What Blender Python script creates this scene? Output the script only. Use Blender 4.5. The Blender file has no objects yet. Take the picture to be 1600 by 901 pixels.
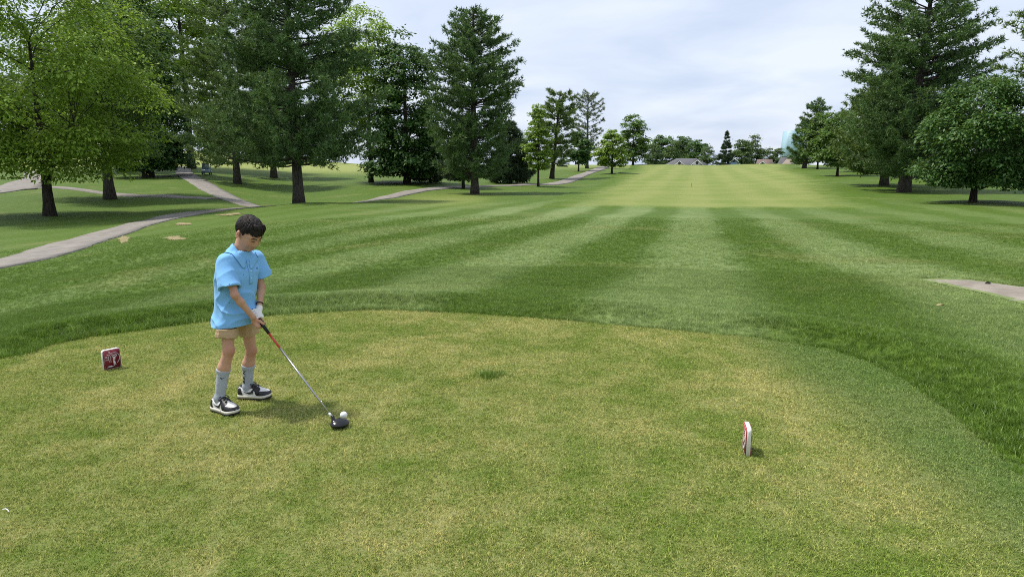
import bpy, math, random
import numpy as np
from mathutils import Vector, Matrix, Quaternion

scene = bpy.context.scene
COL = scene.collection

# ------------------------------------------------------------------ camera
EYE = 1.50                      # eye height above the tee, metres
FPX = 1067.0                    # focal length in pixels of a 1600 px wide frame
PITCH = math.atan((450.5 - 255.0) / FPX)
cam_data = bpy.data.cameras.new("camera")
cam_data.sensor_width = 36.0
cam_data.lens = 36.0 * FPX / 1600.0
cam_data.clip_start = 0.05
cam_data.clip_end = 6000.0
cam = bpy.data.objects.new("camera", cam_data)
COL.objects.link(cam)
cam.location = (0, 0, EYE)
cam.rotation_euler = (math.pi / 2 - PITCH, 0, 0)
scene.camera = cam

# ------------------------------------------------------------------ light
SUN_TO = Vector((-0.44, 0.13, 0.89)).normalized()       # towards the sun
SUN_EL = math.asin(SUN_TO.z)
SUN_AZ = math.atan2(SUN_TO.x, SUN_TO.y)
world = bpy.data.worlds.new("World")
scene.world = world
world.use_nodes = True
wn = world.node_tree
wn.nodes.clear()
w_out = wn.nodes.new("ShaderNodeOutputWorld")
w_bg = wn.nodes.new("ShaderNodeBackground")
w_bg.inputs["Strength"].default_value = 0.1
w_sky = wn.nodes.new("ShaderNodeTexSky")
w_sky.sky_type = 'NISHITA'
w_sky.sun_disc = False
w_sky.sun_elevation = SUN_EL
w_sky.sun_rotation = SUN_AZ
w_sky.air_density = 1.0
w_sky.dust_density = 1.5
w_tc = wn.nodes.new("ShaderNodeTexCoord")
w_sep = wn.nodes.new("ShaderNodeSeparateXYZ")
wn.links.new(w_tc.outputs["Generated"], w_sep.inputs[0])


def w_math(op, a, b):
    n = wn.nodes.new("ShaderNodeMath")
    n.operation = op
    for i, v in enumerate((a, b)):
        if hasattr(v, "is_linked"):
            wn.links.new(v, n.inputs[i])
        else:
            n.inputs[i].default_value = v
    return n.outputs[0]


w_z = w_math('ADD', w_math('ABSOLUTE', w_sep.outputs[2], 0), 0.16)
w_cmb = wn.nodes.new("ShaderNodeCombineXYZ")
wn.links.new(w_math('DIVIDE', w_sep.outputs[0], w_z), w_cmb.inputs[0])
wn.links.new(w_math('DIVIDE', w_sep.outputs[1], w_z), w_cmb.inputs[1])
w_n1 = wn.nodes.new("ShaderNodeTexNoise")
w_n1.inputs["Scale"].default_value = 1.05
w_n1.inputs["Detail"].default_value = 5
w_n1.inputs["Roughness"].default_value = 0.5
w_n1.inputs["Distortion"].default_value = 0.35
wn.links.new(w_cmb.outputs[0], w_n1.inputs["Vector"])
w_rmp = wn.nodes.new("ShaderNodeValToRGB")
w_rmp.color_ramp.elements[0].position = 0.36
w_rmp.color_ramp.elements[0].color = (4.6, 5.3, 6.7, 1)
w_rmp.color_ramp.elements[1].position = 0.64
w_rmp.color_ramp.elements[1].color = (6.35, 6.8, 7.65, 1)
wn.links.new(w_n1.outputs[0], w_rmp.inputs[0])
w_mix = wn.nodes.new("ShaderNodeMix")
w_mix.data_type = 'RGBA'
w_mix.inputs[0].default_value = 0.86
wn.links.new(w_sky.outputs[0], w_mix.inputs[6])
wn.links.new(w_rmp.outputs[0], w_mix.inputs[7])
wn.links.new(w_mix.outputs[2], w_bg.inputs["Color"])
wn.links.new(w_bg.outputs[0], w_out.inputs["Surface"])

sun_data = bpy.data.lights.new("sun", 'SUN')
sun_data.energy = 3.2
sun_data.angle = math.radians(5.0)
sun_data.color = (1.0, 0.95, 0.86)
sun = bpy.data.objects.new("sun", sun_data)
COL.objects.link(sun)
sun.rotation_euler = SUN_TO.to_track_quat('Z', 'Y').to_euler()
sun.location = SUN_TO * 60

scene.view_settings.view_transform = 'Standard'
scene.view_settings.look = 'None'
scene.view_settings.exposure = 0.55
scene.view_settings.gamma = 1.0
scene.view_settings.use_curve_mapping = False
scene.cycles.use_denoising = False
scene.cycles.filter_width = 1.0
scene.cycles.max_bounces = 6
scene.cycles.transparent_max_bounces = 8
scene.cycles.diffuse_bounces = 3
scene.cycles.glossy_bounces = 2
scene.cycles.caustics_reflective = False
scene.cycles.caustics_refractive = False


# ------------------------------------------------------------------ measuring
def ray(px, py):
    """direction through a photograph pixel (1600 x 901), y component 1"""
    u = (px - 800.0) / FPX
    v = (450.5 - py) / FPX
    c, s = math.cos(PITCH), math.sin(PITCH)
    d = np.array((u, c + v * s, -s + v * c))
    return d / d[1]


def W(px, py, dist):
    """the point at that distance ahead of the photographer"""
    return np.array((0, 0, EYE)) + ray(px, py) * dist


def G(px, py, z=0.0):
    """the point at that height"""
    d = ray(px, py)
    return np.array((0, 0, EYE)) + d * ((z - EYE) / d[2])


# ------------------------------------------------------------------ objects
def link(o, parent=None):
    COL.objects.link(o)
    if parent is not None:
        o.parent = parent
    return o


def tag(o, label=None, cat=None, group=None, kind=None):
    if label:
        o["label"] = label
    if cat:
        o["category"] = cat
    if group:
        o["group"] = group
    if kind:
        o["kind"] = kind
    return o


def empty(name, loc=(0, 0, 0), rz=0.0):
    o = bpy.data.objects.new(name, None)
    o.location = tuple(loc)
    o.rotation_euler = (0, 0, rz)
    o.empty_display_size = 0.1
    return link(o)


def np_mesh(name, verts, faces, smooth=False):
    """verts (n,3); faces: (m,3) or (m,4) array or a list of such arrays"""
    if not isinstance(faces, (list, tuple)):
        faces = [faces]
    faces = [np.asarray(f, dtype=np.int32) for f in faces if len(f)]
    me = bpy.data.meshes.new(name)
    verts = np.asarray(verts, dtype=np.float32)
    me.vertices.add(len(verts))
    me.vertices.foreach_set("co", verts.ravel())
    loops = np.concatenate([f.ravel() for f in faces])
    sizes = np.concatenate([np.full(len(f), f.shape[1], dtype=np.int32) for f in faces])
    starts = np.concatenate(([0], np.cumsum(sizes)[:-1])).astype(np.int32)
    me.loops.add(len(loops))
    me.loops.foreach_set("vertex_index", loops)
    me.polygons.add(len(sizes))
    me.polygons.foreach_set("loop_start", starts)
    me.update(calc_edges=True)
    me.validate()
    if smooth:
        me.polygons.foreach_set("use_smooth", np.ones(len(me.polygons), dtype=bool))
    return me


def obj(name, me, material=None, parent=None):
    o = bpy.data.objects.new(name, me)
    if material is not None:
        me.materials.append(material)
    return link(o, parent)


class MB:
    """collects shapes into one mesh"""

    def __init__(self):
        self.v, self.q, self.t, self.n = [], [], [], 0

    def add(self, verts, quads=(), tris=()):
        verts = np.asarray(verts, dtype=float).reshape(-1, 3)
        if len(quads):
            self.q.append(np.asarray(quads, dtype=np.int32) + self.n)
        if len(tris):
            self.t.append(np.asarray(tris, dtype=np.int32) + self.n)
        self.v.append(verts)
        self.n += len(verts)
        return self

    def box(self, c, s, rz=0.0):
        x, y, z = np.array(s) / 2.0
        p = np.array([(-x, -y, -z), (x, -y, -z), (x, y, -z), (-x, y, -z), (-x, -y, z), (x, -y, z), (x, y, z), (-x, y, z)])
        if rz:
            cz, sz = math.cos(rz), math.sin(rz)
            p = np.stack((p[:, 0] * cz - p[:, 1] * sz, p[:, 0] * sz + p[:, 1] * cz, p[:, 2]), 1)
        return self.add(p + np.array(c), [(0, 3, 2, 1), (4, 5, 6, 7), (0, 1, 5, 4), (1, 2, 6, 5), (2, 3, 7, 6), (3, 0, 4, 7)])

    def prism(self, poly, d0, d1, axis=1):
        """poly: 2-D outline (counter-clockwise), swept along an axis from d0 to d1"""
        n = len(poly)
        vs = []
        for d in (d0, d1):
            for a, b in poly:
                vs.append({0: (d, a, b), 1: (a, d, b), 2: (a, b, d)}[axis])
        me_q = [(i, (i + 1) % n, n + (i + 1) % n, n + i) for i in range(n)]
        tris = [(0, i + 1, i) for i in range(1, n - 1)] + [(n, n + i, n + i + 1) for i in range(1, n - 1)]
        return self.add(vs, me_q, tris)

    def tube(self, pts, rad, sides=8, cap=True):
        pts = np.asarray(pts, dtype=float)
        n = len(pts)
        rad = np.broadcast_to(np.asarray(rad, dtype=float), (n,))
        tan = np.gradient(pts, axis=0)
        tan /= np.linalg.norm(tan, axis=1)[:, None] + 1e-9
        ref = np.array((0.0, 0.0, 1.0)) if abs(tan[0][2]) < 0.85 else np.array((1.0, 0.0, 0.0))
        vs = []
        a = np.arange(sides) * 2 * math.pi / sides
        for i in range(n):
            s = np.cross(tan[i], ref)
            s /= np.linalg.norm(s) + 1e-9
            w = np.cross(s, tan[i])
            vs.append(pts[i] + rad[i] * (np.cos(a)[:, None] * s + np.sin(a)[:, None] * w))
            ref = w
        vs = np.concatenate(vs)
        q = []
        for i in range(n - 1):
            for k in range(sides):
                k2 = (k + 1) % sides
                q.append((i * sides + k2, i * sides + k, (i + 1) * sides + k, (i + 1) * sides + k2))
        t = []
        if cap:
            for k in range(1, sides - 1):
                t.append((0, k, k + 1))
                b = (n - 1) * sides
                t.append((b, b + k + 1, b + k))
        return self.add(vs, q, t)

    def mesh(self, name, smooth=False):
        fs = []
        if self.q:
            fs.append(np.concatenate(self.q))
        if self.t:
            fs.append(np.concatenate(self.t))
        return np_mesh(name, np.concatenate(self.v), fs, smooth)

    def build(self, name, material, parent=None, smooth=False):
        return obj(name, self.mesh(name, smooth), material, parent)


# ------------------------------------------------------------------ noise in numpy
def vnoise(p, seed=0):
    """value noise, p (...,3) -> 0..1"""
    p = np.asarray(p, dtype=np.float64)
    i = np.floor(p).astype(np.int64)
    f = p - i
    f = f * f * (3 - 2 * f)

    def h(a, b, c):
        n = (a * 73856093) ^ (b * 19349663) ^ (c * 83492791) ^ (seed * 2654435761)
        n = (n ^ (n >> 13)) * 1274126177
        n = n & 0x7fffffff
        n = (n ^ (n >> 16)) * 668265263 & 0x7fffffff
        return (n % 100003) / 100003.0

    x, y, z = i[..., 0], i[..., 1], i[..., 2]
    fx, fy, fz = f[..., 0], f[..., 1], f[..., 2]
    r = 0
    for dx in (0, 1):
        wx = fx if dx else 1 - fx
        for dy in (0, 1):
            wy = fy if dy else 1 - fy
            for dz in (0, 1):
                wz = fz if dz else 1 - fz
                r = r + h(x + dx, y + dy, z + dz) * wx * wy * wz
    return r


def fbm(p, seed=0, oct=3):
    p = np.asarray(p, dtype=float)
    r, a, s = 0, 0.5, 0
    for k in range(oct):
        r = r + a * vnoise(p * (2 ** k), seed + k)
        s += a
        a *= 0.5
    return r / s


def sstep(a, b, x):
    t = np.clip((x - a) / (b - a), 0, 1)
    return t * t * (3 - 2 * t)


# ------------------------------------------------------------------ materials
class NT:
    def __init__(self, name):
        self.m = bpy.data.materials.new(name)
        self.m.use_nodes = True
        self.nt = self.m.node_tree
        self.nt.nodes.clear()
        self.out = self.nt.nodes.new("ShaderNodeOutputMaterial")

    def put(self, sock, v):
        if v is None:
            return
        if hasattr(v, "is_linked"):
            self.nt.links.new(v, sock)
        elif isinstance(v, (tuple, list)):
            if len(v) == 3 and sock.type == 'RGBA':
                v = tuple(v) + (1,)
            sock.default_value = v
        else:
            sock.default_value = v

    def node(self, typ, ins=None, **props):
        n = self.nt.nodes.new(typ)
        for k, v in props.items():
            setattr(n, k, v)
        for k, v in (ins or {}).items():
            self.put(n.inputs[k], v)
        return n

    def math(self, op, a, b=None, c=None, clamp=False):
        n = self.node("ShaderNodeMath", operation=op, use_clamp=clamp)
        for i, v in enumerate((a, b, c)):
            if v is not None:
                self.put(n.inputs[i], v)
        return n.outputs[0]

    def mix(self, f, a, b, blend='MIX'):
        n = self.node("ShaderNodeMix", data_type='RGBA', blend_type=blend)
        self.put(n.inputs[0], f)
        self.put(n.inputs[6], a)
        self.put(n.inputs[7], b)
        return n.outputs[2]

    def noise(self, vec, scale, detail=3, rough=0.5, dist=0.0):
        n = self.node("ShaderNodeTexNoise", {"Scale": scale, "Detail": detail, "Roughness": rough, "Distortion": dist})
        if vec is not None:
            self.put(n.inputs["Vector"], vec)
        return n.outputs[0]

    def ramp(self, f, lo, hi, a=0.0, b=1.0, smooth=True):
        n = self.node("ShaderNodeMapRange", {0: f, 1: lo, 2: hi, 3: a, 4: b},
                      interpolation_type='SMOOTHSTEP' if smooth else 'LINEAR')
        return n.outputs[0]

    def pos(self):
        return self.node("ShaderNodeNewGeometry").outputs["Position"]

    def objpos(self):
        return self.node("ShaderNodeTexCoord").outputs["Object"]

    def bump(self, h, strength=0.5, dist=0.01):
        return self.node("ShaderNodeBump", {"Height": h, "Strength": strength, "Distance": dist}).outputs[0]

    def surf(self, col, rough=0.6, normal=None, spec=0.5, metal=0.0, **kw):
        n = self.node("ShaderNodeBsdfPrincipled")
        self.put(n.inputs["Base Color"], col)
        self.put(n.inputs["Roughness"], rough)
        self.put(n.inputs["Metallic"], metal)
        self.put(n.inputs["Specular IOR Level"], spec)
        if normal is not None:
            self.put(n.inputs["Normal"], normal)
        for k, v in kw.items():
            self.put(n.inputs[k], v)
        return n.outputs[0]

    def done(self, shader):
        self.nt.links.new(shader, self.out.inputs[0])
        return self.m


def plain(name, col, rough=0.6, spec=0.4, metal=0.0, grain=0.12, scale=60.0, bump=0.0, **kw):
    k = NT(name)
    n = k.noise(k.objpos(), scale, 4)
    c = k.mix(n, tuple(x * (1 - grain) for x in col), tuple(min(1, x * (1 + grain)) for x in col))
    nm = k.bump(n, bump, 0.004) if bump else None
    return k.done(k.surf(c, rough, nm, spec, metal, **kw))
# ================================================================== THE GROUND
# survey points: photograph pixel and estimated distance ahead
SURVEY = [
    # rough behind the tee, right down to where the fairway starts
    (640, 440, 10.5), (640, 400, 15), (640, 360, 24), (640, 325, 43), (900, 440, 10.3), (900, 400, 14.8), (900, 360, 24), (900, 326, 43),
    (1150, 450, 9.8), (1150, 400, 14.6), (1150, 360, 23.5), (1150, 328, 42), (1300, 440, 10.2), (1300, 400, 14.5), (1300, 360, 23.5), (1320, 328, 42),
    (1590, 450, 9.4), (1590, 400, 14.2), (1590, 360, 23), (1700, 330, 40), (1760, 420, 12),
    # left slope down to the cart path
    (0, 500, 9.2), (0, 450, 15), (100, 425, 18.5), (200, 400, 20), (330, 400, 17.5), (420, 440, 11.5), (450, 370, 24), (300, 345, 38),
    (-150, 480, 14), (-300, 430, 22), (30, 405, 23.5), (180, 362, 35), (335, 330, 51),
    (400, 328, 46), (480, 323, 46), (560, 320, 46), (700, 318, 50), (860, 312, 56),
    (450, 329, 62), (500, 327, 63),
    # valley with the trees
    (78, 337, 48), (172, 312, 66), (385, 321, 63), (467, 317, 56), (560, 316.5, 63), (650, 299, 80), (720, 292, 95), (820, 290, 100), (880, 285, 115),
    (915, 272, 150), (940, 262, 190), (0, 300, 70), (90, 293, 74), (330, 311, 65), (340, 302, 74), (310, 285, 90), (285, 271, 115), (60, 280, 100),
    (232, 275, 110), (371, 287, 95), (428, 278, 115), (580, 286, 98), (636, 287, 96), (742, 303, 76), (862, 279, 125), (956, 271, 140), (989, 258.5, 230),
    (-300, 310, 60), (-300, 262, 150), (100, 266, 130), (100, 246, 220), (290, 236, 240), (480, 255, 200), (690, 267, 150), (690, 258, 230), (800, 259, 230),
    # fairway
    (1000, 300, 75), (1000, 280, 120), (1000, 266, 180), (1000, 258, 235), (1150, 300, 75), (1150, 280, 120), (1150, 266, 180), (1150, 258, 235),
    (1250, 258, 235), (1350, 260, 200),
    # right rough
    (1412, 300, 66), (1520, 316, 46), (1381, 290, 76), (1432, 279, 95), (1339, 268, 120), (1308, 275, 105), (1256, 263, 150), (1590, 280, 90), (1590, 262, 150),
    (1900, 300, 60), (1900, 262, 150),
]
XYZ = [tuple(W(*s)) for s in SURVEY]
# beyond the crest the land falls away, and plain ground all round the rest
for x, y, z in [(0, 275, 0.4), (60, 275, 0.4), (100, 275, 0.4), (30, 340, -3.0), (90, 340, -3.0), (150, 340, -3.0), (-60, 320, 0.5), (0, 500, -5), (120, 500, -5),
                (-150, 450, 4), (300, 450, -2), (-300, 800, 2), (0, 1500, -6), (500, 1200, -6), (-900, 900, 0), (900, 600, 0),
                (-12, 0, -1.2), (12, 0, -0.7), (-30, 0, -1.9), (30, 0, -1.0), (0, -14, -0.6), (-25, -30, -1.5), (25, -30, -1), (0, -80, -1), (-100, 0, -1), (100, 0, -1),
                (0, -800, -2), (-800, 0, -2), (800, 0, -2), (-1500, -1500, -2), (1500, -1500, -2), (-1800, 1500, -2), (1800, 1500, -4)]:
    XYZ.append((x, y, z))
XYZ = np.array(XYZ)


def warp(xy):
    r = np.linalg.norm(xy, axis=-1, keepdims=True) + 1e-6
    return xy / r * np.log1p(r / 5.0)


def tps(d):
    return np.where(d > 1e-9, d * d * np.log(np.maximum(d, 1e-9)), 0.0)


_P = warp(XYZ[:, :2])
_n = len(_P)
_K = tps(np.linalg.norm(_P[:, None] - _P[None], axis=-1)) + 0.0012 * np.eye(_n)
_A = np.zeros((_n + 3, _n + 3))
_A[:_n, :_n] = _K
_A[:_n, _n] = 1
_A[:_n, _n + 1:] = _P
_A[_n:, :_n] = _A[:_n, _n:].T
_S = np.linalg.solve(_A, np.concatenate((XYZ[:, 2], np.zeros(3))))

# the outline of the closely mown tee
TEE_PX = [(0, 561), (80, 541), (160, 525), (240, 514), (320, 503), (420, 493), (520, 487), (580, 485), (640, 487), (720, 490), (800, 495), (880, 501), (960, 508),
          (1040, 515), (1100, 521), (1180, 528), (1250, 539), (1300, 549), (1340, 560), (1385, 580), (1430, 607), (1480, 642), (1530, 685), (1570, 722), (1600, 750)]
TEE = [tuple(G(x, y)[:2]) for x, y in TEE_PX]
TEE = [(-6.8, -2.5), (-7.0, 1.5), (-6.6, 4.0), (-5.6, 5.0)] + TEE + [(3.0, 3.0), (3.15, 1.5), (3.0, -2.5)]
TEE = np.array(TEE)


def smooth_closed(p, n=240):
    m = len(p)
    t = np.linspace(0, m, n, endpoint=False)
    i = np.floor(t).astype(int)
    f = (t - i)[:, None]
    a, b, c, d = p[(i - 1) % m], p[i % m], p[(i + 1) % m], p[(i + 2) % m]
    return 0.5 * ((2 * b) + (c - a) * f + (2 * a - 5 * b + 4 * c - d) * f ** 2 + (3 * b - a - 3 * c + d) * f ** 3)


TEE_S = smooth_closed(TEE)


def poly_dist(xy, poly):
    """signed distance, negative inside"""
    xy = np.asarray(xy, dtype=float)
    d2 = np.full(xy.shape[:-1], 1e18)
    ins = np.zeros(xy.shape[:-1], dtype=bool)
    for k in range(len(poly)):
        a, b = poly[k], poly[(k + 1) % len(poly)]
        ab = b - a
        ap = xy - a
        t = np.clip((ap @ ab) / (ab @ ab + 1e-12), 0, 1)
        d2 = np.minimum(d2, ((ap - t[..., None] * ab) ** 2).sum(-1))
        cond = (a[1] > xy[..., 1]) != (b[1] > xy[..., 1])
        den = (b[1] - a[1]) if abs(b[1] - a[1]) > 1e-12 else 1e-12
        ins ^= cond & (xy[..., 0] < (b[0] - a[0]) * (xy[..., 1] - a[1]) / den + a[0])
    d = np.sqrt(d2)
    return np.where(ins, -d, d)


_TEEC = TEE_S[::3]


def th(x, y):
    """height of the ground"""
    xy = np.stack((np.asarray(x, dtype=float), np.asarray(y, dtype=float)), -1)
    sh = xy.shape[:-1]
    q = xy.reshape(-1, 2)
    out = np.empty(len(q))
    for s in range(0, len(q), 20000):
        c = q[s:s + 20000]
        w = warp(c)
        z = tps(np.linalg.norm(w[:, None] - _P[None], axis=-1)) @ _S[:_n] + _S[_n] + w @ _S[_n + 1:]
        r = np.linalg.norm(c, axis=1)
        near = r < 16
        if near.any():
            d = poly_dist(c[near], _TEEC)
            m = sstep(0.0, 3.2, d)
            zz = z[near] * m
            lump = sstep(0.14, 0.40, d) * (1 - sstep(0.5, 1.6, d))
            nz = vnoise(np.concatenate((c[near] * 1.1, np.zeros((near.sum(), 1))), 1), 5)
            zz = zz + lump * 0.10 * sstep(0.45, 0.78, nz)
            z[near] = zz
        rough = (vnoise(np.concatenate((c * 0.35, np.zeros((len(c), 1))), 1), 9) - 0.5) * 0.10 * sstep(9, 20, r)
        out[s:s + 20000] = z + rough
    return out.reshape(sh)


def th1(x, y):
    return float(th(np.array([x]), np.array([y]))[0])


def TR(px, py, lo=6.0, hi=260.0):
    """where the line of sight through a pixel meets the ground"""
    d = ray(px, py)
    ts = np.exp(np.linspace(math.log(lo), math.log(hi), 260))
    z = th(d[0] * ts, ts)
    gap = EYE + d[2] * ts - z
    k = np.argmax(gap < 0)
    t = ts[k] if gap[k] < 0 else hi
    if 0 < k:
        t = ts[k - 1] + (ts[k] - ts[k - 1]) * gap[k - 1] / (gap[k - 1] - gap[k] + 1e-9) if gap[k] < 0 else hi
    return np.array((d[0] * t, t))


# ------------------------------------------------------------------ lawn materials
STRIPE_A = math.radians(15.0)


def rough_colour(k, p):
    sx = k.node("ShaderNodeSeparateXYZ", {0: p})
    x, y = sx.outputs[0], sx.outputs[1]
    w = k.noise(p, 0.16, 2)
    s = k.math('ADD', k.math('MULTIPLY', x, math.cos(STRIPE_A)), k.math('MULTIPLY', y, -math.sin(STRIPE_A)))
    s = k.math('ADD', s, k.math('MULTIPLY', w, 1.5))
    st = k.math('SINE', k.math('MULTIPLY', k.math('ADD', s, 0.25), math.pi / 1.75))
    st = k.ramp(k.math('ADD', st, k.math('MULTIPLY', k.math('SUBTRACT', k.noise(p, 1.6, 5, 0.75), 0.5), 1.3)), -0.75, 0.75)
    big = k.noise(p, 0.25, 4, 0.6)
    fade = k.math('MULTIPLY', k.ramp(y, 60, 40), k.math('MULTIPLY', k.ramp(x, -13, 2, 0.15, 1.0), k.ramp(x, 20, 5, 0.4, 1.0)))
    f = k.math('MULTIPLY', st, k.math('MULTIPLY', fade, k.ramp(big, 0.22, 0.62, 0.45, 1.0)))
    col = k.mix(f, (0.062, 0.112, 0.013), (0.140, 0.195, 0.068))
    # worn, yellowish areas
    dry = k.ramp(k.noise(p, 0.22, 5, 0.65, 0.6), 0.50, 0.74)
    col = k.mix(k.math('MULTIPLY', dry, 0.55), col, (0.155, 0.165, 0.055))
    mid = k.noise(p, 3.3, 4, 0.65)
    col = k.mix(k.ramp(mid, 0.28, 0.72, 0.0, 0.55), col, k.mix(1.0, col, (0.52, 0.58, 0.5), 'MULTIPLY'))
    fine = k.noise(p, 16.0, 4, 0.8)
    col = k.mix(k.ramp(fine, 0.35, 0.7, 0.0, 0.8), col, k.mix(1.0, col, (1.9, 1.7, 1.7), 'MULTIPLY'))
    return col, fine, mid


def tee_colour(k, p):
    a = k.noise(p, 0.75, 5, 0.62, 0.4)
    b = k.noise(p, 4.5, 4, 0.6)
    c = k.noise(p, 62.0, 3, 0.7)
    f = k.math('ADD', k.math('MULTIPLY', a, 0.52), k.math('ADD', k.math('MULTIPLY', b, 0.30), k.math('MULTIPLY', c, 0.55)))
    f = k.ramp(f, 0.54, 0.86)
    col = k.mix(f, (0.092, 0.142, 0.020), (0.250, 0.242, 0.098))
    green = k.ramp(k.noise(p, 0.42, 3, 0.5), 0.5, 0.68)
    col = k.mix(k.math('MULTIPLY', green, 0.45), col, (0.105, 0.155, 0.030))
    edge = k.node("ShaderNodeSeparateXYZ", {0: p}).outputs[0]
    edge = k.ramp(k.math('ADD', edge, k.math('MULTIPLY', b, 0.5)), 1.9, 2.6, 0.0, 0.75)
    col = k.mix(edge, col, (0.068, 0.120, 0.030))
    return col, c, b


def make_rough():
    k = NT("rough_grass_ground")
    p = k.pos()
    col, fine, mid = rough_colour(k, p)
    sunlit_pale = k.node("ShaderNodeAttribute", attribute_name="light").outputs["Fac"]
    col = k.mix(sunlit_pale, col, k.mix(fine, (0.19, 0.225, 0.055), (0.26, 0.29, 0.085)))  # paler grass mixed in, partly standing in for sunshine
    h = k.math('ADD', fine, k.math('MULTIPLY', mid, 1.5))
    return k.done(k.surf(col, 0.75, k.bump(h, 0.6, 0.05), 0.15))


def make_rough_blade():
    k = NT("rough_grass_blade")
    p = k.pos()
    col, fine, mid = rough_colour(k, p)
    rnd = k.node("ShaderNodeNewGeometry").outputs["Random Per Island"]
    col = k.mix(rnd, k.mix(1.0, col, (0.95, 1.05, 0.85), 'MULTIPLY'), k.mix(1.0, col, (2.5, 2.35, 2.5), 'MULTIPLY'))
    d = k.surf(col, 0.45, None, 0.35)
    t = k.node("ShaderNodeBsdfTranslucent", {"Color": col}).outputs[0]
    m = k.node("ShaderNodeMixShader", {0: 0.3, 1: d, 2: t}).outputs[0]
    return k.done(m)


def make_tee():
    k = NT("tee_grass_ground")
    p = k.pos()
    col, c, b = tee_colour(k, p)
    return k.done(k.surf(col, 0.8, k.bump(c, 0.7, 0.012), 0.1))


def make_tee_blade():
    k = NT("tee_grass_blade")
    p = k.pos()
    col, c, b = tee_colour(k, p)
    rnd = k.node("ShaderNodeNewGeometry").outputs["Random Per Island"]
    col = k.mix(rnd, k.mix(1.0, col, (0.55, 0.72, 0.45), 'MULTIPLY'), k.mix(1.0, col, (3.9, 3.5, 3.4), 'MULTIPLY'))
    d = k.surf(col, 0.5, None, 0.3)
    t = k.node("ShaderNodeBsdfTranslucent", {"Color": col}).outputs[0]
    return k.done(k.node("ShaderNodeMixShader", {0: 0.28, 1: d, 2: t}).outputs[0])


def make_fairway():
    k = NT("fairway_grass")
    p = k.pos()
    sx = k.node("ShaderNodeSeparateXYZ", {0: p})
    x, y = sx.outputs[0], sx.outputs[1]
    s = k.math('ADD', k.math('MULTIPLY', x, math.cos(STRIPE_A)), k.math('MULTIPLY', y, -math.sin(STRIPE_A)))
    s = k.math('ADD', s, k.math('MULTIPLY', k.noise(p, 0.05, 2), 3))
    st = k.ramp(k.math('SINE', k.math('MULTIPLY', s, math.pi / 2.6)), -1.0, 1.0)
    cr = k.ramp(k.math('SINE', k.math('MULTIPLY', k.math('ADD', y, k.math('MULTIPLY', k.noise(p, 0.08, 3), 14)), 0.5)), -0.8, 0.8)
    f = k.math('ADD', k.math('MULTIPLY', st, 0.20), k.math('ADD', k.math('MULTIPLY', cr, 0.14), k.math('MULTIPLY', k.noise(p, 0.16, 6, 0.7), 0.95)))
    col = k.mix(k.ramp(f, 0.25, 0.95), (0.120, 0.180, 0.028), (0.205, 0.235, 0.068))
    fine = k.noise(p, 9.0, 4, 0.7)
    col = k.mix(k.ramp(fine, 0.3, 0.7, 0, 0.4), col, (0.235, 0.25, 0.088))
    rc, rf, rm = rough_colour(k, p)
    e = k.node("ShaderNodeAttribute", attribute_name="inner").outputs["Fac"]
    e = k.ramp(k.math('ADD', e, k.math('MULTIPLY', k.math('SUBTRACT', k.noise(p, 0.7, 6, 0.75), 0.5), 1.1)), 0.1, 0.8)
    col = k.mix(e, rc, col)
    return k.done(k.surf(col, 0.8, k.bump(fine, 0.5, 0.04), 0.1))


def make_path():
    k = NT("worn_concrete")
    p = k.pos()
    n = k.noise(p, 1.2, 6, 0.65)
    g = k.noise(p, 60, 3, 0.7)
    col = k.mix(k.ramp(n, 0.3, 0.7), (0.185, 0.168, 0.150), (0.275, 0.252, 0.224))
    col = k.mix(k.ramp(g, 0.4, 0.75, 0, 0.5), col, (0.15, 0.14, 0.125))
    return k.done(k.surf(col, 0.85, k.bump(g, 0.4, 0.01), 0.2))


def make_gravel():
    k = NT("worn_gravel")
    p = k.pos()
    n = k.noise(p, 3.0, 6, 0.7)
    g = k.noise(p, 90, 3, 0.8)
    col = k.mix(k.ramp(n, 0.3, 0.7), (0.22, 0.19, 0.16), (0.34, 0.30, 0.255))
    col = k.mix(k.ramp(g, 0.42, 0.75, 0, 0.6), col, (0.15, 0.13, 0.11))
    rc_, rf, rm = rough_colour(k, p)
    e = k.node("ShaderNodeAttribute", attribute_name="inner").outputs["Fac"]
    e = k.ramp(k.math('ADD', e, k.math('MULTIPLY', k.math('SUBTRACT', k.noise(p, 7.0, 6, 0.8), 0.5), 0.8)), 0.06, 0.22)
    col = k.mix(e, rc_, col)
    return k.done(k.surf(col, 0.9, k.bump(g, 0.6, 0.012), 0.15))


def make_dirt():
    k = NT("bare_dirt")
    p = k.pos()
    n = k.noise(p, 5, 6, 0.7)
    col = k.mix(k.ramp(n, 0.35, 0.65), (0.15, 0.15, 0.06), (0.33, 0.26, 0.16))
    return k.done(k.surf(col, 0.9, k.bump(n, 0.6, 0.03), 0.1))


M_ROUGH, M_RBLADE, M_TEE, M_TBLADE = make_rough(), make_rough_blade(), make_tee(), make_tee_blade()
M_FAIR, M_PATH, M_DIRT, M_GRAVEL = make_fairway(), make_path(), make_dirt(), make_gravel()

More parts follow.
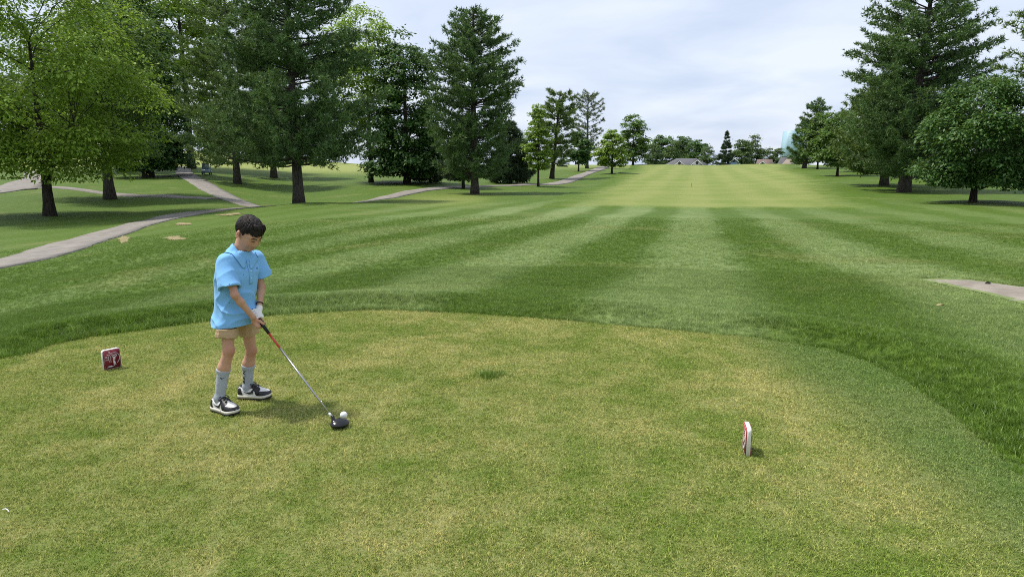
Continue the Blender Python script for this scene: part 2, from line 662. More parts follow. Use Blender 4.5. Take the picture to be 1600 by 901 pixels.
# ------------------------------------------------------------------ rough_ground: one sheet to the horizon
fa = np.linspace(-0.95, 0.95, 380)                                   # ahead: fine
ba = np.linspace(0.95, 2 * math.pi - 0.95, 122)[1:-1]                # the rest: coarse
ang = np.concatenate((fa, ba))
rad = np.concatenate((np.linspace(0.4, 4.0, 10)[:-1], np.exp(np.linspace(math.log(4.0), math.log(4000.0), 250))))
na, nr = len(ang), len(rad)
gx = rad[:, None] * np.sin(ang)[None]
gy = rad[:, None] * np.cos(ang)[None]
gz = th(gx, gy)
inside = poly_dist(np.stack((gx, gy), -1)[:80], _TEEC)
gz[:80] -= 0.012 * (inside < 0.05)
vs = np.concatenate((np.stack((gx, gy, gz), -1).reshape(-1, 3), [(0, 0, -0.012)]))
ii, jj = np.meshgrid(np.arange(nr - 1), np.arange(na), indexing='ij')
j2 = (jj + 1) % na
quads = np.stack((ii * na + jj, (ii + 1) * na + jj, (ii + 1) * na + j2, ii * na + j2), -1).reshape(-1, 4)[:, ::-1]
j = np.arange(na)
tris = np.stack((np.full(na, nr * na), j, (j + 1) % na), -1)[:, ::-1]
me = np_mesh("rough_ground", vs, [quads, tris], True)
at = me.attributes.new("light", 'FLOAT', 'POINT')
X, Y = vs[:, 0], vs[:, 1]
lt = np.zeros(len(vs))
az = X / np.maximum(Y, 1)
lt = np.maximum(lt, sstep(118, 150, Y) * sstep(0.0, -0.12, az) * 0.95)           # mown holes beyond the left trees, their sunshine painted paler
lt = np.maximum(lt, sstep(40, 55, Y) * (1 - sstep(0.02, 0.10, np.abs(az + 0.10))) * 0.45 * (1 - sstep(60, 90, Y)))  # sunlit yellow strip left of the fairway, painted into the grass
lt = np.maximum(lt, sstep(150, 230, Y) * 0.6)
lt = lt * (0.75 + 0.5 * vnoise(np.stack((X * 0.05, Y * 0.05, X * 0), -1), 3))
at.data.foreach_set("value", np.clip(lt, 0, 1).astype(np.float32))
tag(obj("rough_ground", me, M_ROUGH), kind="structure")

# ------------------------------------------------------------------ tee_box: the mown platform
c0 = TEE_S.mean(0)
rings = np.linspace(0.0, 1.0, 26)[1:]
tv = [(c0[0], c0[1], 0.0)]
for r in rings:
    q = c0 + (TEE_S - c0) * r
    dz = (vnoise(np.concatenate((q * 0.9, np.zeros((len(q), 1))), 1), 4) - 0.5) * 0.012
    tv += [(a, b, d) for (a, b), d in zip(q, dz)]
m = len(TEE_S)
tq = [(1 + i * m + k_, 1 + (i + 1) * m + k_, 1 + (i + 1) * m + (k_ + 1) % m, 1 + i * m + (k_ + 1) % m) for i in range(len(rings) - 1) for k_ in range(m)]
tt = [(0, 1 + k_, 1 + (k_ + 1) % m) for k_ in range(m)]
area = 0.5 * np.sum(TEE_S[:, 0] * np.roll(TEE_S[:, 1], -1) - np.roll(TEE_S[:, 0], -1) * TEE_S[:, 1])
if area < 0:
    tq = [f[::-1] for f in tq]
    tt = [f[::-1] for f in tt]
tag(obj("tee_box", np_mesh("tee_box", tv, [np.array(tq), np.array(tt)], True), M_TEE), kind="structure")


# ------------------------------------------------------------------ fairway
def catmull(p, n):
    p = np.asarray(p, dtype=float)
    p = np.concatenate(([2 * p[0] - p[1]], p, [2 * p[-1] - p[-2]]))
    m_ = len(p) - 3
    t = np.linspace(0, m_ - 1e-6, n)
    i = np.floor(t).astype(int) + 1
    f = (t - np.floor(t))[:, None]
    a, b, c, d = p[i - 1], p[i], p[i + 1], p[i + 2]
    return 0.5 * ((2 * b) + (c - a) * f + (2 * a - 5 * b + 4 * c - d) * f ** 2 + (3 * b - a - 3 * c + d) * f ** 3)


fl = np.array([W(845, 312, 44)[:2], W(862, 305, 55)[:2], W(890, 300, 75)[:2], W(935, 287, 100)[:2], W(970, 272, 150)[:2], W(985, 262, 200)[:2], W(985, 258, 262)[:2]])
fr = np.array([W(1390, 328, 43)[:2], W(1362, 312, 55)[:2], W(1325, 300, 75)[:2], W(1280, 283, 110)[:2], W(1250, 270, 150)[:2], W(1240, 262, 200)[:2], W(1245, 258, 262)[:2]])
L, R = catmull(fl, 260), catmull(fr, 260)
nc = 80
u = np.linspace(0, 1, nc)
F = L[:, None] * (1 - u)[None, :, None] + R[:, None] * u[None, :, None]
wob = (vnoise(np.stack((F[..., 0] * 0.25, F[..., 1] * 0.1, F[..., 0] * 0), -1), 8) - 0.5)
F[0, :, 1] += wob[0] * 1.0 - 1.2 * np.sin(u * math.pi)
fz = th(F[..., 0], F[..., 1]) + 0.03 + 0.0006 * F[..., 1]
fz[0] -= 0.12
i_, j_ = np.meshgrid(np.arange(len(L) - 1), np.arange(nc - 1), indexing='ij')
fq = np.stack((i_ * nc + j_, i_ * nc + j_ + 1, (i_ + 1) * nc + j_ + 1, (i_ + 1) * nc + j_), -1).reshape(-1, 4)
me = np_mesh("fairway", np.concatenate((F, fz[..., None]), -1).reshape(-1, 3), fq, True)
wid = np.linalg.norm(R - L, axis=1)
inn = np.minimum(np.minimum(u[None] * wid[:, None], (1 - u)[None] * wid[:, None]) / 7.5, (F[..., 1] - F[0, :, 1][None]) / 5.5)
me.attributes.new("inner", 'FLOAT', 'POINT').data.foreach_set("value", np.clip(inn, 0, 1).astype(np.float32).ravel())
tag(obj("fairway", me, M_FAIR), kind="structure")


# ------------------------------------------------------------------ cart paths
def path(pts, width, n=90, lift=0.03):
    c = catmull(pts, n)
    t = np.gradient(c, axis=0)
    t /= np.linalg.norm(t, axis=1)[:, None]
    s = np.stack((t[:, 1], -t[:, 0]), 1)
    width = np.interp(np.linspace(0, 1, n), np.linspace(0, 1, len(np.atleast_1d(width))), np.atleast_1d(width))
    cols = []
    jit = (vnoise(np.concatenate((c * 1.3, np.zeros((n, 1))), 1), 2) - 0.5) * 0.12
    for k_, o in enumerate((-1.0, -1.0, -0.5, 0, 0.5, 1.0, 1.0)):
        q = c + s * ((width / 2 * o) + jit * (abs(o) == 1))[:, None]
        dist = np.linalg.norm(q, axis=1)
        z = th(q[:, 0], q[:, 1]) + lift + 0.0005 * dist
        if k_ in (0, 6):
            z -= 0.25
        cols.append(np.concatenate((q, z[:, None]), 1))
    v = np.stack(cols, 1)
    i_, j_ = np.meshgrid(np.arange(n - 1), np.arange(6), indexing='ij')
    q = np.stack((i_ * 7 + j_, i_ * 7 + j_ + 1, (i_ + 1) * 7 + j_ + 1, (i_ + 1) * 7 + j_), -1).reshape(-1, 4)
    o = obj("cart_path", np_mesh("cart_path", v.reshape(-1, 3), q, False), M_PATH)
    return tag(o, kind="structure")


P1 = [W(-700, 470, 16)[:2], W(-250, 440, 19)[:2], W(20, 411, 22.8)[:2], W(110, 383, 28)[:2], W(185, 361, 35)[:2], W(255, 341, 43)[:2], W(330, 331, 51)[:2],
      W(455, 325, 58)[:2], W(560, 318, 62)[:2], W(650, 300, 80)[:2], W(720, 293, 94)[:2], W(820, 290, 101)[:2], W(880, 285, 114)[:2], W(915, 273, 148)[:2], W(940, 263, 185)[:2], W(955, 258, 235)[:2]]
path(P1, [2.3, 2.3, 2.3, 2.4, 2.6, 2.6, 2.6, 3.2], 200)
path([W(287, 266, 135)[:2], W(288, 272, 115)[:2], W(310, 285, 92)[:2], W(340, 302, 75)[:2], W(390, 321, 63)[:2], W(470, 327, 59)[:2]], 2.5, 80, 0.035)
path([W(-200, 330, 55)[:2], W(0, 301, 69)[:2], W(60, 293, 74)[:2], W(170, 298, 71.5)[:2], W(250, 305, 68)[:2], W(335, 311, 65)[:2]], 1.7, 80, 0.04)
path([W(20, 298, 71)[:2], W(45, 287, 88)[:2], W(62, 280, 101)[:2], W(60, 272, 125)[:2]], 4.2, 40, 0.045)


# ------------------------------------------------------------------ patches of another surface
def patch(name, outline_px, material, lift, seed, nseg=60, rough=0.08):
    c = smooth_closed(np.array([TR(*q) for q in outline_px]), nseg)
    ctr = c.mean(0)
    dirs = c - ctr
    jit = 1 + (vnoise(np.concatenate((c * (3.0 if rough < 0.2 else 1.3), np.zeros((nseg, 1))), 1), seed) - 0.5) * rough * 2
    if rough > 0.2:
        jit = jit * np.random.default_rng(seed).uniform(0.72, 1.05, nseg)
    v = []
    for r in (0.0001, 0.2, 0.4, 1.0):
        q = ctr + dirs * (r * (jit if r == 1 else 1))[:, None] if r == 1 else ctr + dirs * r
        v.append(np.concatenate((q, (th(q[:, 0], q[:, 1]) + lift - (0.02 if r == 1 else 0) - (0.03 if rough > 0.2 else 0))[:, None]), 1))
    v = np.concatenate(v)
    q = [(a * nseg + k_, a * nseg + (k_ + 1) % nseg, (a + 1) * nseg + (k_ + 1) % nseg, (a + 1) * nseg + k_) for a in range(3) for k_ in range(nseg)]
    me_ = np_mesh(name, v, np.array(q), True)
    me_.attributes.new("inner", 'FLOAT', 'POINT').data.foreach_set("value", np.repeat((1.0, 0.9, 0.5, 0.0), nseg).astype(np.float32))
    o = obj(name, me_, material)
    me_.update()
    if len(me_.polygons) and np.mean([p_.normal.z for p_ in me_.polygons]) < 0:
        me_.flip_normals()
    return tag(o, kind="structure")


patch("worn_path", [(1436, 437), (1469, 435.5), (1504, 437), (1545, 442), (1600, 449.5), (1720, 463), (1900, 480), (1900, 530), (1720, 505), (1600, 476), (1552, 463), (1504, 452.5), (1462, 443)],
      M_GRAVEL, 0.035, 1, 90, 0.03)
patch("bare_patch", [(185, 374), (192, 367), (201, 370), (199, 377), (190, 379)], M_DIRT, 0.06, 2, 90, 0.5)
patch("bare_patch", [(252, 373), (268, 369), (290, 370), (285, 374), (262, 375)], M_DIRT, 0.06, 3, 90, 0.5)
patch("bare_patch", [(268, 351), (285, 348), (305, 350), (290, 352)], M_DIRT, 0.07, 4, 90, 0.5)
patch("bare_patch", [(340, 336), (370, 333), (380, 335), (355, 338)], M_DIRT, 0.08, 6, 90, 0.5)
# ================================================================== TREES
def make_leaf(name, lo, hi, trans=0.35, rough=0.5):
    k = NT(name)
    rnd = k.node("ShaderNodeNewGeometry").outputs["Random Per Island"]
    big = k.noise(k.pos(), 0.8, 3, 0.65)  # clump-sized colour noise, painting in the look of lit plumes
    col = k.mix(k.math('ADD', k.math('MULTIPLY', rnd, 0.5), k.ramp(big, 0.32, 0.68, 0.0, 0.5)), lo, hi)
    d = k.surf(col, rough, None, 0.3)
    t = k.node("ShaderNodeBsdfTranslucent", {"Color": k.mix(0.35, col, (0.20, 0.26, 0.02))}).outputs[0]
    return k.done(k.node("ShaderNodeMixShader", {0: trans, 1: d, 2: t}).outputs[0])


def make_bark(name, lo, hi):
    k = NT(name)
    p = k.objpos()
    mp = k.node("ShaderNodeMapping", {"Vector": p, "Scale": (7, 7, 1.2)}).outputs[0]
    n = k.noise(mp, 2.2, 6, 0.7, 0.5)
    col = k.mix(k.ramp(n, 0.35, 0.68), lo, hi)
    return k.done(k.surf(col, 0.9, k.bump(n, 0.9, 0.05), 0.15))


LEAF = {
    "spring": make_leaf("leaf_spring_green", (0.1472, 0.2624, 0.0256), (0.3456, 0.4928, 0.0768), 0.42),
    "lime": make_leaf("leaf_lime_green", (0.1408, 0.256, 0.0256), (0.3072, 0.448, 0.064), 0.42),
    "mid": make_leaf("leaf_mid_green", (0.0512, 0.1152, 0.0205), (0.1408, 0.2432, 0.0448), 0.34),
    "dark": make_leaf("leaf_dark_green", (0.0282, 0.0819, 0.0179), (0.1024, 0.2048, 0.0435), 0.24),
    "far": make_leaf("leaf_far_green", (0.0461, 0.096, 0.0282), (0.1216, 0.1984, 0.0538), 0.28),
    "pine": make_leaf("needle_green", (0.048, 0.108, 0.038), (0.175, 0.285, 0.092), 0.20),
    "pinelight": make_leaf("needle_light_green", (0.0717, 0.1344, 0.0333), (0.1984, 0.2816, 0.0794), 0.2),
    "sparse": make_leaf("needle_grey_green", (0.0896, 0.128, 0.064), (0.2048, 0.2432, 0.128), 0.2),
    "spruce": make_leaf("needle_spruce", (0.0282, 0.0576, 0.0282), (0.0768, 0.1216, 0.0576), 0.15),
}
BARK = {
    "dark": make_bark("bark_dark", (0.018, 0.015, 0.012), (0.075, 0.062, 0.050)),
    "grey": make_bark("bark_grey_brown", (0.035, 0.030, 0.026), (0.13, 0.112, 0.095)),
}


def frame_quads(c, nrm, up, ln, wd):
    """diamond leaves: centre, normal, long axis, length, width"""
    t = up - nrm * (up * nrm).sum(1)[:, None]
    t /= np.linalg.norm(t, axis=1)[:, None] + 1e-9
    s = np.cross(nrm, t)
    ln, wd = ln[:, None], wd[:, None]
    v = np.stack((c - t * ln / 2, c + s * wd / 2 - t * ln * 0.06, c + t * ln / 2, c - s * wd / 2 - t * ln * 0.06), 1)
    n_ = len(c)
    i = np.arange(n_) * 4
    return v.reshape(-1, 3), np.stack((i, i + 1, i + 2, i + 3), 1)


def unit(v):
    return v / (np.linalg.norm(v, axis=-1, keepdims=True) + 1e-9)


def trunk_tube(mb, H, r, lean, rng, top=0.8, flare=1.55, n=14):
    t = np.linspace(0, 1, n)
    z = t * H * top
    wob = np.cumsum(rng.normal(0, 0.012 * H / n, (n, 2)), 0)
    wob -= wob[0]
    x = lean[0] * z + wob[:, 0]
    y = lean[1] * z + wob[:, 1]
    rr = r * (1 - 0.80 * t ** 1.15)
    rr = rr * (1 + (flare - 1) * np.exp(-z / (r * 1.7)))
    pts = np.stack((x, y, z), 1)
    pts[0, 2] = -0.35
    mb.tube(pts, rr, 12)
    return pts, rr


def at_height(pts, z):
    return np.array([np.interp(z, pts[:, 2], pts[:, 0]), np.interp(z, pts[:, 2], pts[:, 1]), z])


def limb(mb, a, b, r0, r1, rng, sag=0.0, n=7, sides=6):
    t = np.linspace(0, 1, n)[:, None]
    p = a + (b - a) * t
    ln = np.linalg.norm(b - a)
    p = p + np.array((0, 0, 1)) * (np.sin(t * math.pi) * sag * ln)
    j = rng.normal(0, 0.02 * ln, (n, 3))
    j[0] = j[-1] = 0
    p = p + j
    mb.tube(p, np.linspace(r0, r1, n), sides)
    return p


def broadleaf(base, H, tr, prof, leaf, bark, nclump, nleaf, lsize, seed, z0=0.25, lean=(0, 0), droop=0.0, squash=(1, 1), crad=0.72, fork=None, gap=0.0, shift=(0, 0), skirt=0.0):
    """prof: list of (height fraction, crown radius in metres)"""
    rng = np.random.default_rng(seed)
    mb = MB()
    pts, rr = trunk_tube(mb, H, tr, lean, rng, 0.86 if fork is None else fork)
    ph = np.array([p[0] for p in prof]) * H
    pr = np.array([p[1] for p in prof])
    # clump centres through the crown volume, most of them near its outside
    zs = np.linspace(ph[0], ph[-1], 200)
    wts = np.interp(zs, ph, pr) ** 1.5 + 1e-6
    z = rng.choice(zs, nclump, p=wts / wts.sum())
    if skirt:
        lowc = rng.uniform(0, 1, nclump) < skirt
        z[lowc] = ph[0] + rng.uniform(0, 0.16 * H, lowc.sum())
    R = np.interp(z, ph, pr)
    a = rng.uniform(0, 2 * math.pi, nclump)
    q = np.sqrt(rng.uniform(0.10, 1.0, nclump)) * rng.uniform(0.82, 1.06, nclump)
    lob = 0.82 + 0.36 * vnoise(np.stack((np.cos(a) * 1.6, np.sin(a) * 1.6, z / H * 5), -1), seed)
    cx = np.cos(a) * R * q * lob * squash[0] + np.interp(z, pts[:, 2], pts[:, 0]) + shift[0]
    cy = np.sin(a) * R * q * lob * squash[1] + np.interp(z, pts[:, 2], pts[:, 1]) + shift[1]
    C = np.stack((cx, cy, z), 1)
    if gap:
        C = C[vnoise(C * 0.6, seed + 3) > gap]
        nclump = len(C)
    # limbs
    nl = max(6, min(16, nclump // 10))
    order = rng.permutation(nclump)[:nl]
    limbs = []
    for i in order:
        e = C[i] * np.array((0.72, 0.72, 1))
        rad_h = math.hypot(e[0] - np.interp(e[2], pts[:, 2], pts[:, 0]), e[1])
        h0 = max(z0 * H * 0.8, min(e[2] - rad_h * rng.uniform(0.35, 0.9), pts[-1, 2]))
        s = at_height(pts, h0)
        r_at = np.interp(h0, pts[:, 2], rr)
        limbs.append(limb(mb, s, e, min(r_at * 0.55, tr * 0.42), tr * 0.07, rng, 0.06))
    LP = np.concatenate(limbs)
    for c in C:
        dd = np.linalg.norm(LP - c, axis=1) + np.maximum(0, LP[:, 2] - c[2]) * 1.5
        k_ = int(np.argmin(dd))
        mb.tube(np.array([LP[k_], (LP[k_] + c) / 2 + rng.normal(0, 0.1, 3), c]), [tr * 0.07, tr * 0.05, tr * 0.02], 4, False)
    # leaves
    per = max(8, nleaf // max(1, nclump))
    Rm = pr.max()
    vol = np.mean(math.pi * np.interp(zs, ph, pr) ** 2) * squash[0] * squash[1] * (zs[-1] - zs[0])
    cr = (vol / nclump) ** (1 / 3) * crad * rng.uniform(0.7, 1.35, nclump)
    ci = np.repeat(np.arange(nclump), per)
    dirs = unit(rng.normal(0, 1, (len(ci), 3)))
    dirs[:, 2] = np.where(dirs[:, 2] < -0.35, -dirs[:, 2] * 0.6, dirs[:, 2])
    dist = cr[ci] * rng.uniform(0.25, 1.0, len(ci)) ** 0.6 * (1 + 0.5 * (rng.uniform(0, 1, len(ci)) > 0.9))
    P = C[ci] + dirs * dist[:, None] * np.array((1.25, 1.25, 0.72))
    if droop:
        P[:, 2] -= droop * cr[ci] * (np.hypot(dirs[:, 0], dirs[:, 1]) ** 2)
    nrm = unit(dirs * 0.55 + np.array((0, 0, 0.75)) + rng.normal(0, 0.42, (len(ci), 3)))
    up = unit(dirs * np.array((1, 1, 0.2)) + rng.normal(0, 0.35, (len(ci), 3)) - np.array((0, 0, 0.25 + droop)))
    ln = lsize * rng.uniform(0.65, 1.35, len(ci))
    v, q = frame_quads(P, nrm, up, ln, ln * rng.uniform(0.42, 0.62, len(ci)))
    return mb.mesh("trunk", True), np_mesh("crown", v, q), LEAF[leaf], BARK[bark]


def pine(base, H, tr, prof, leaf, bark, seed, whorl=0.032, nb=6, dens=1.0, tuft=0.26, z0=0.12, lean=(0, 0), rise=0.16, open_=0.0, shard=7, stretch=(1, 1)):
    rng = np.random.default_rng(seed)
    mb = MB()
    pts, rr = trunk_tube(mb, H, tr, lean, rng, 0.985, 1.4, 18)
    ph = np.array([p[0] for p in prof]) * H
    pr = np.array([p[1] for p in prof])
    tp, td = [], []                                  # tuft places and directions
    z = z0 * H
    while z < H * 0.985:
        R = np.interp(z, ph, pr)
        n_b = max(4, int(round(nb * rng.uniform(0.75, 1.25))))
        a0 = rng.uniform(0, 6.28)
        for b in range(n_b):
            if rng.uniform() < open_:
                continue
            a = a0 + b * 2 * math.pi / n_b + rng.normal(0, 0.25)
            Lb = R * (0.62 + 0.5 * rng.uniform() ** 0.8) * (1.12 if rng.uniform() > 0.86 else 1)
            if Lb < 0.25:
                Lb = 0.25
            zb = z + rng.normal(0, whorl * H * 0.4)
            up_ = rise + 0.55 * max(0, zb / H - 0.55) + rng.normal(0, 0.06)
            s = at_height(pts, min(zb, H * 0.97))
            dr = np.array((math.cos(a) * stretch[0], math.sin(a) * stretch[1], 0))
            t = np.linspace(0, 1, 6)
            droop_ = -0.10 * Lb if zb < 0.45 * H else 0.0
            br = s + dr * (t * Lb)[:, None] + np.array((0, 0, 1)) * (t * up_ * Lb + droop_ * np.sin(t * math.pi) + 0.10 * Lb * t ** 3)[:, None]
            rb = tr * 0.20 * (0.35 + 0.65 * Lb / pr.max())
            mb.tube(br, np.linspace(rb, rb * 0.18, 6), 4, False)
            side = np.array((-dr[1], dr[0], 0))
            m_ = int(max(4, Lb * 5.5 * dens))
            for f in np.sqrt(rng.uniform(0.03, 1.0, m_)):
                p0 = np.array([np.interp(f, t, br[:, i]) for i in range(3)])
                w = (0.40 * Lb * (1.10 - f) + 0.30) * rng.uniform(0.35, 1.0)
                sg = 1 if rng.uniform() > 0.5 else -1
                d2 = unit(dr * rng.uniform(0.5, 1.1) + side * sg * rng.uniform(0.3, 1.0) + np.array((0, 0, rng.uniform(-0.25, 0.50))))
                p1 = p0 + d2 * w
                nn = max(2, int(w / (tuft * 0.75)) + 1)
                for g in np.linspace(0.25, 1, nn):
                    tp.append(p0 + (p1 - p0) * g + rng.normal(0, 0.09, 3))
                    td.append(d2)
        z += whorl * H * rng.uniform(0.75, 1.25)
    top = pts[-1]
    for _ in range(10):
        tp.append(top + rng.normal(0, 0.12, 3) + np.array((0, 0, rng.uniform(-0.3, 0.25))))
        td.append(np.array((0, 0, 1.0)))
    tp, td = np.array(tp), np.array(td)
    n_ = len(tp)
    ci = np.repeat(np.arange(n_), shard)
    d = unit(td[ci] * 0.6 + rng.normal(0, 0.6, (n_ * shard, 3)) + np.array((0, 0, 0.30)))
    ln = tuft * rng.uniform(0.7, 1.3, len(ci))
    wd = tuft * 0.21 * rng.uniform(0.7, 1.3, len(ci))
    s = unit(np.cross(d, rng.normal(0, 1, (len(ci), 3))))
    b0 = tp[ci]
    v = np.stack((b0 - s * wd[:, None] * 0.5, b0 + s * wd[:, None] * 0.5, b0 + d * ln[:, None] + s * wd[:, None] * 0.22), 1).reshape(-1, 3)
    i = np.arange(len(ci)) * 3
    return mb.mesh("trunk", True), np_mesh("crown", v, np.stack((i, i + 1, i + 2), 1)), LEAF[leaf], BARK[bark]


def plant(name, label, cat, px, py, dist, meshes, group=None, rz=0.0, base=None, scale=1.0):
    if base is None:
        b = W(px, py, dist)
        b[2] = th1(b[0], b[1])
    else:
        b = np.array(base)
    root = empty(name, b, rz)
    root.scale = (scale, scale, scale)
    tm, cm, lm, bm = meshes
    for me_, ma in ((tm, bm), (cm, lm)):
        if not me_.materials:
            me_.materials.append(ma)
    o = bpy.data.objects.new("trunk", tm)
    link(o, root)
    o = bpy.data.objects.new("crown", cm)
    link(o, root)
    tag(root, label, cat, group)
    return root


def mpx(d):
    """metres per photograph pixel at a distance"""
    return d / FPX


GP = "pines standing in the rough"
GB = "broadleaf trees standing in the rough"
# ---- left side
plant("shade_tree", "big spring-green tree with a dark forked trunk and drooping low branches beside the cart path", "tree", 78, 337, 48,
      broadleaf(None, 19.0, 0.33, [(0.17, 3.2), (0.24, 5.2), (0.40, 7.2), (0.60, 7.6), (0.80, 5.8), (0.97, 2.0)], "spring", "dark", 210, 62000, 0.26, 101, 0.16, droop=0.75, crad=0.60, skirt=0.12, fork=0.62, shift=(0.2, 0)), GB)
plant("shade_tree", "stout grey-trunked tree with flared base between the crossing cart paths", "tree", 172, 312, 66,
      broadleaf(None, 21.0, 0.44, [(0.16, 3.0), (0.25, 5.0), (0.45, 6.6), (0.70, 6.0), (0.97, 2.0)], "mid", "grey", 190, 34000, 0.32, 102, 0.18, droop=0.4), GB)
plant("shade_tree", "slim dark tree standing at the edge of the sunny lawn behind the stout trunk", "tree", 196, 268, 125,
      broadleaf(None, 32.0, 0.75, [(0.18, 5.0), (0.35, 8.5), (0.60, 9.0), (0.85, 6.0), (1.0, 1.5)], "dark", "dark", 160, 22000, 0.62, 103, 0.14), GB)
plant("dense_tree", "dense low-skirted dark tree beside the far end of the rising path", "tree", 232, 276, 106,
      broadleaf(None, 29.0, 0.65, [(0.035, 4.0), (0.08, 6.2), (0.25, 6.4), (0.50, 6.8), (0.80, 5.0), (1.0, 1.0)], "dark", "grey", 360, 40000, 0.55, 104, 0.05, skirt=0.3), GB)
plant("shade_tree", "tall airy light-green tree rising behind the pines", "tree", 300, 272, 130,
      broadleaf(None, 40.0, 0.6, [(0.20, 5.0), (0.45, 9.0), (0.80, 9.0), (1.0, 4.0)], "spring", "dark", 190, 22000, 0.62, 105, 0.3, gap=0.30), GB)
plant("pine_tree", "slender-trunked pine with low wispy boughs beside the rising path", "pine", 371, 287, 95,
      pine(None, 27.0, 0.46, [(0.08, 5.6), (0.20, 7.2), (0.50, 6.6), (0.80, 4.2), (1.0, 0.4)], "pinelight", "grey", 106, 0.036, 6, 0.85, 0.50, 0.115, shard=7), GP)
plant("pine_tree", "huge dark pine on the ridge above the bend of the path", "pine", 467, 317, 56,
      pine(None, 20.5, 0.42, [(0.10, 4.2), (0.17, 6.4), (0.35, 6.6), (0.55, 5.6), (0.80, 4.0), (1.0, 0.4)], "pine", "grey", 107, 0.030, 7, 1.0, 0.32, 0.175, lean=(0.0, 0), shard=8), GP)
plant("pine_tree", "distant pine with only its bare trunk showing under the huge pine's boughs", "pine", 428, 278, 115,
      pine(None, 26.0, 0.5, [(0.12, 5.0), (0.3, 6.0), (0.7, 4.5), (1.0, 0.4)], "pine", "grey", 108, 0.045, 6, 0.7, 0.60, 0.11, shard=6), GP)
plant("shade_tree", "thin-trunked tall light-green tree with a wispy top behind the huge pine", "tree", 580, 286, 100,
      broadleaf(None, 24.0, 0.30, [(0.25, 3.5), (0.50, 6.0), (0.75, 5.6), (0.92, 3.2), (1.0, 1.6)], "spring", "dark", 130, 17000, 0.46, 109, 0.2, gap=0.30, shift=(-0.8, 0)), GB)
plant("maple_tree", "dense very dark maple with a skirt almost touching the grass", "tree", 636, 287, 97,
      broadleaf(None, 20.0, 0.42, [(0.05, 4.4), (0.14, 6.0), (0.30, 5.6), (0.55, 5.4), (0.78, 4.3), (0.92, 2.6), (1.0, 0.8)], "dark", "dark", 300, 36000, 0.46, 110, 0.06, shift=(-0.6, 0), skirt=0.22), GB)
plant("spruce_tree", "small dark evergreen between the maple and the tall pine", "evergreen", 672, 285, 102,
      pine(None, 11.0, 0.2, [(0.05, 2.6), (0.25, 2.5), (0.6, 1.5), (1.0, 0.1)], "spruce", "dark", 111, 0.04, 7, 1.5, 0.40, 0.06, rise=-0.05), "small dark evergreens")
plant("pine_tree", "tall full pine standing alone with its rounded top clear against the sky", "pine", 742, 303, 76,
      pine(None, 19.3, 0.42, [(0.08, 3.0), (0.14, 4.2), (0.30, 4.6), (0.52, 5.2), (0.64, 5.0), (0.76, 3.9), (0.90, 2.4), (1.0, 0.5)], "pine", "grey", 112, 0.028, 7, 1.0, 0.36, 0.10, shard=8), GP)
plant("spruce_tree", "thin-trunked dark evergreen just behind the tall full pine's trunk", "evergreen", 724, 295.5, 90,
      pine(None, 9.0, 0.2, [(0.12, 2.6), (0.35, 2.6), (0.7, 1.6), (1.0, 0.1)], "spruce", "dark", 113, 0.045, 7, 1.4, 0.40, 0.16, rise=0.0), "small dark evergreens")
plant("spruce_tree", "low broad dark evergreen beside the narrow lime-green tree", "evergreen", 797, 287, 106,
      pine(None, 9.5, 0.32, [(0.05, 3.4), (0.25, 3.4), (0.6, 2.4), (1.0, 0.2)], "spruce", "dark", 114, 0.04, 8, 1.6, 0.44, 0.06, rise=0.02), "small dark evergreens")
plant("birch_tree", "narrow upright lime-green tree beside the path", "tree", 841, 291, 98,
      broadleaf(None, 11.3, 0.16, [(0.17, 0.9), (0.30, 1.75), (0.55, 2.0), (0.80, 1.3), (1.0, 0.3)], "lime", "dark", 150, 11000, 0.30, 115, 0.15), GB)
plant("pine_tree", "flat-topped brownish pine just beyond the narrow lime-green tree", "pine", 862, 279, 125,
      pine(None, 14.9, 0.40, [(0.18, 2.4), (0.35, 3.4), (0.60, 4.0), (0.85, 3.0), (1.0, 1.6)], "pinelight", "dark", 116, 0.050, 5, 1.1, 0.55, 0.17, lean=(0.09, 0), open_=0.12, shard=7), GP)
plant("shade_tree", "small dark round tree at the side of the far path", "tree", 904, 266, 165,
      broadleaf(None, 9.5, 0.18, [(0.15, 1.8), (0.35, 2.9), (0.65, 2.8), (1.0, 0.6)], "dark", "dark", 70, 8000, 0.55, 117, 0.15), GB)
plant("pine_tree", "thin see-through pine with sparse upper branches near the far path", "pine", 917, 262.5, 185,
      pine(None, 18.6, 0.42, [(0.2, 3.8), (0.5, 4.2), (0.75, 4.0), (0.92, 3.4), (1.0, 1.6)], "sparse", "grey", 118, 0.055, 5, 0.75, 0.60, 0.18, rise=0.35, open_=0.1, shard=5), GP)
plant("shade_tree", "small round lime-green tree beside the far end of the path", "tree", 956, 271, 140,
      broadleaf(None, 8.4, 0.20, [(0.16, 2.6), (0.32, 3.4), (0.58, 3.1), (0.82, 1.9), (1.0, 0.4)], "lime", "dark", 110, 11000, 0.40, 119, 0.15, squash=(1, 1)), GB)
plant("shade_tree", "airy two-topped tree behind the round lime-green one on the crest", "tree", 989, 258.5, 225,
      broadleaf(None, 16.0, 0.35, [(0.08, 3.6), (0.35, 4.6), (0.70, 4.8), (0.92, 3.6), (1.0, 2.0)], "mid", "dark", 90, 9000, 0.70, 120, 0.1, gap=0.25), GB)
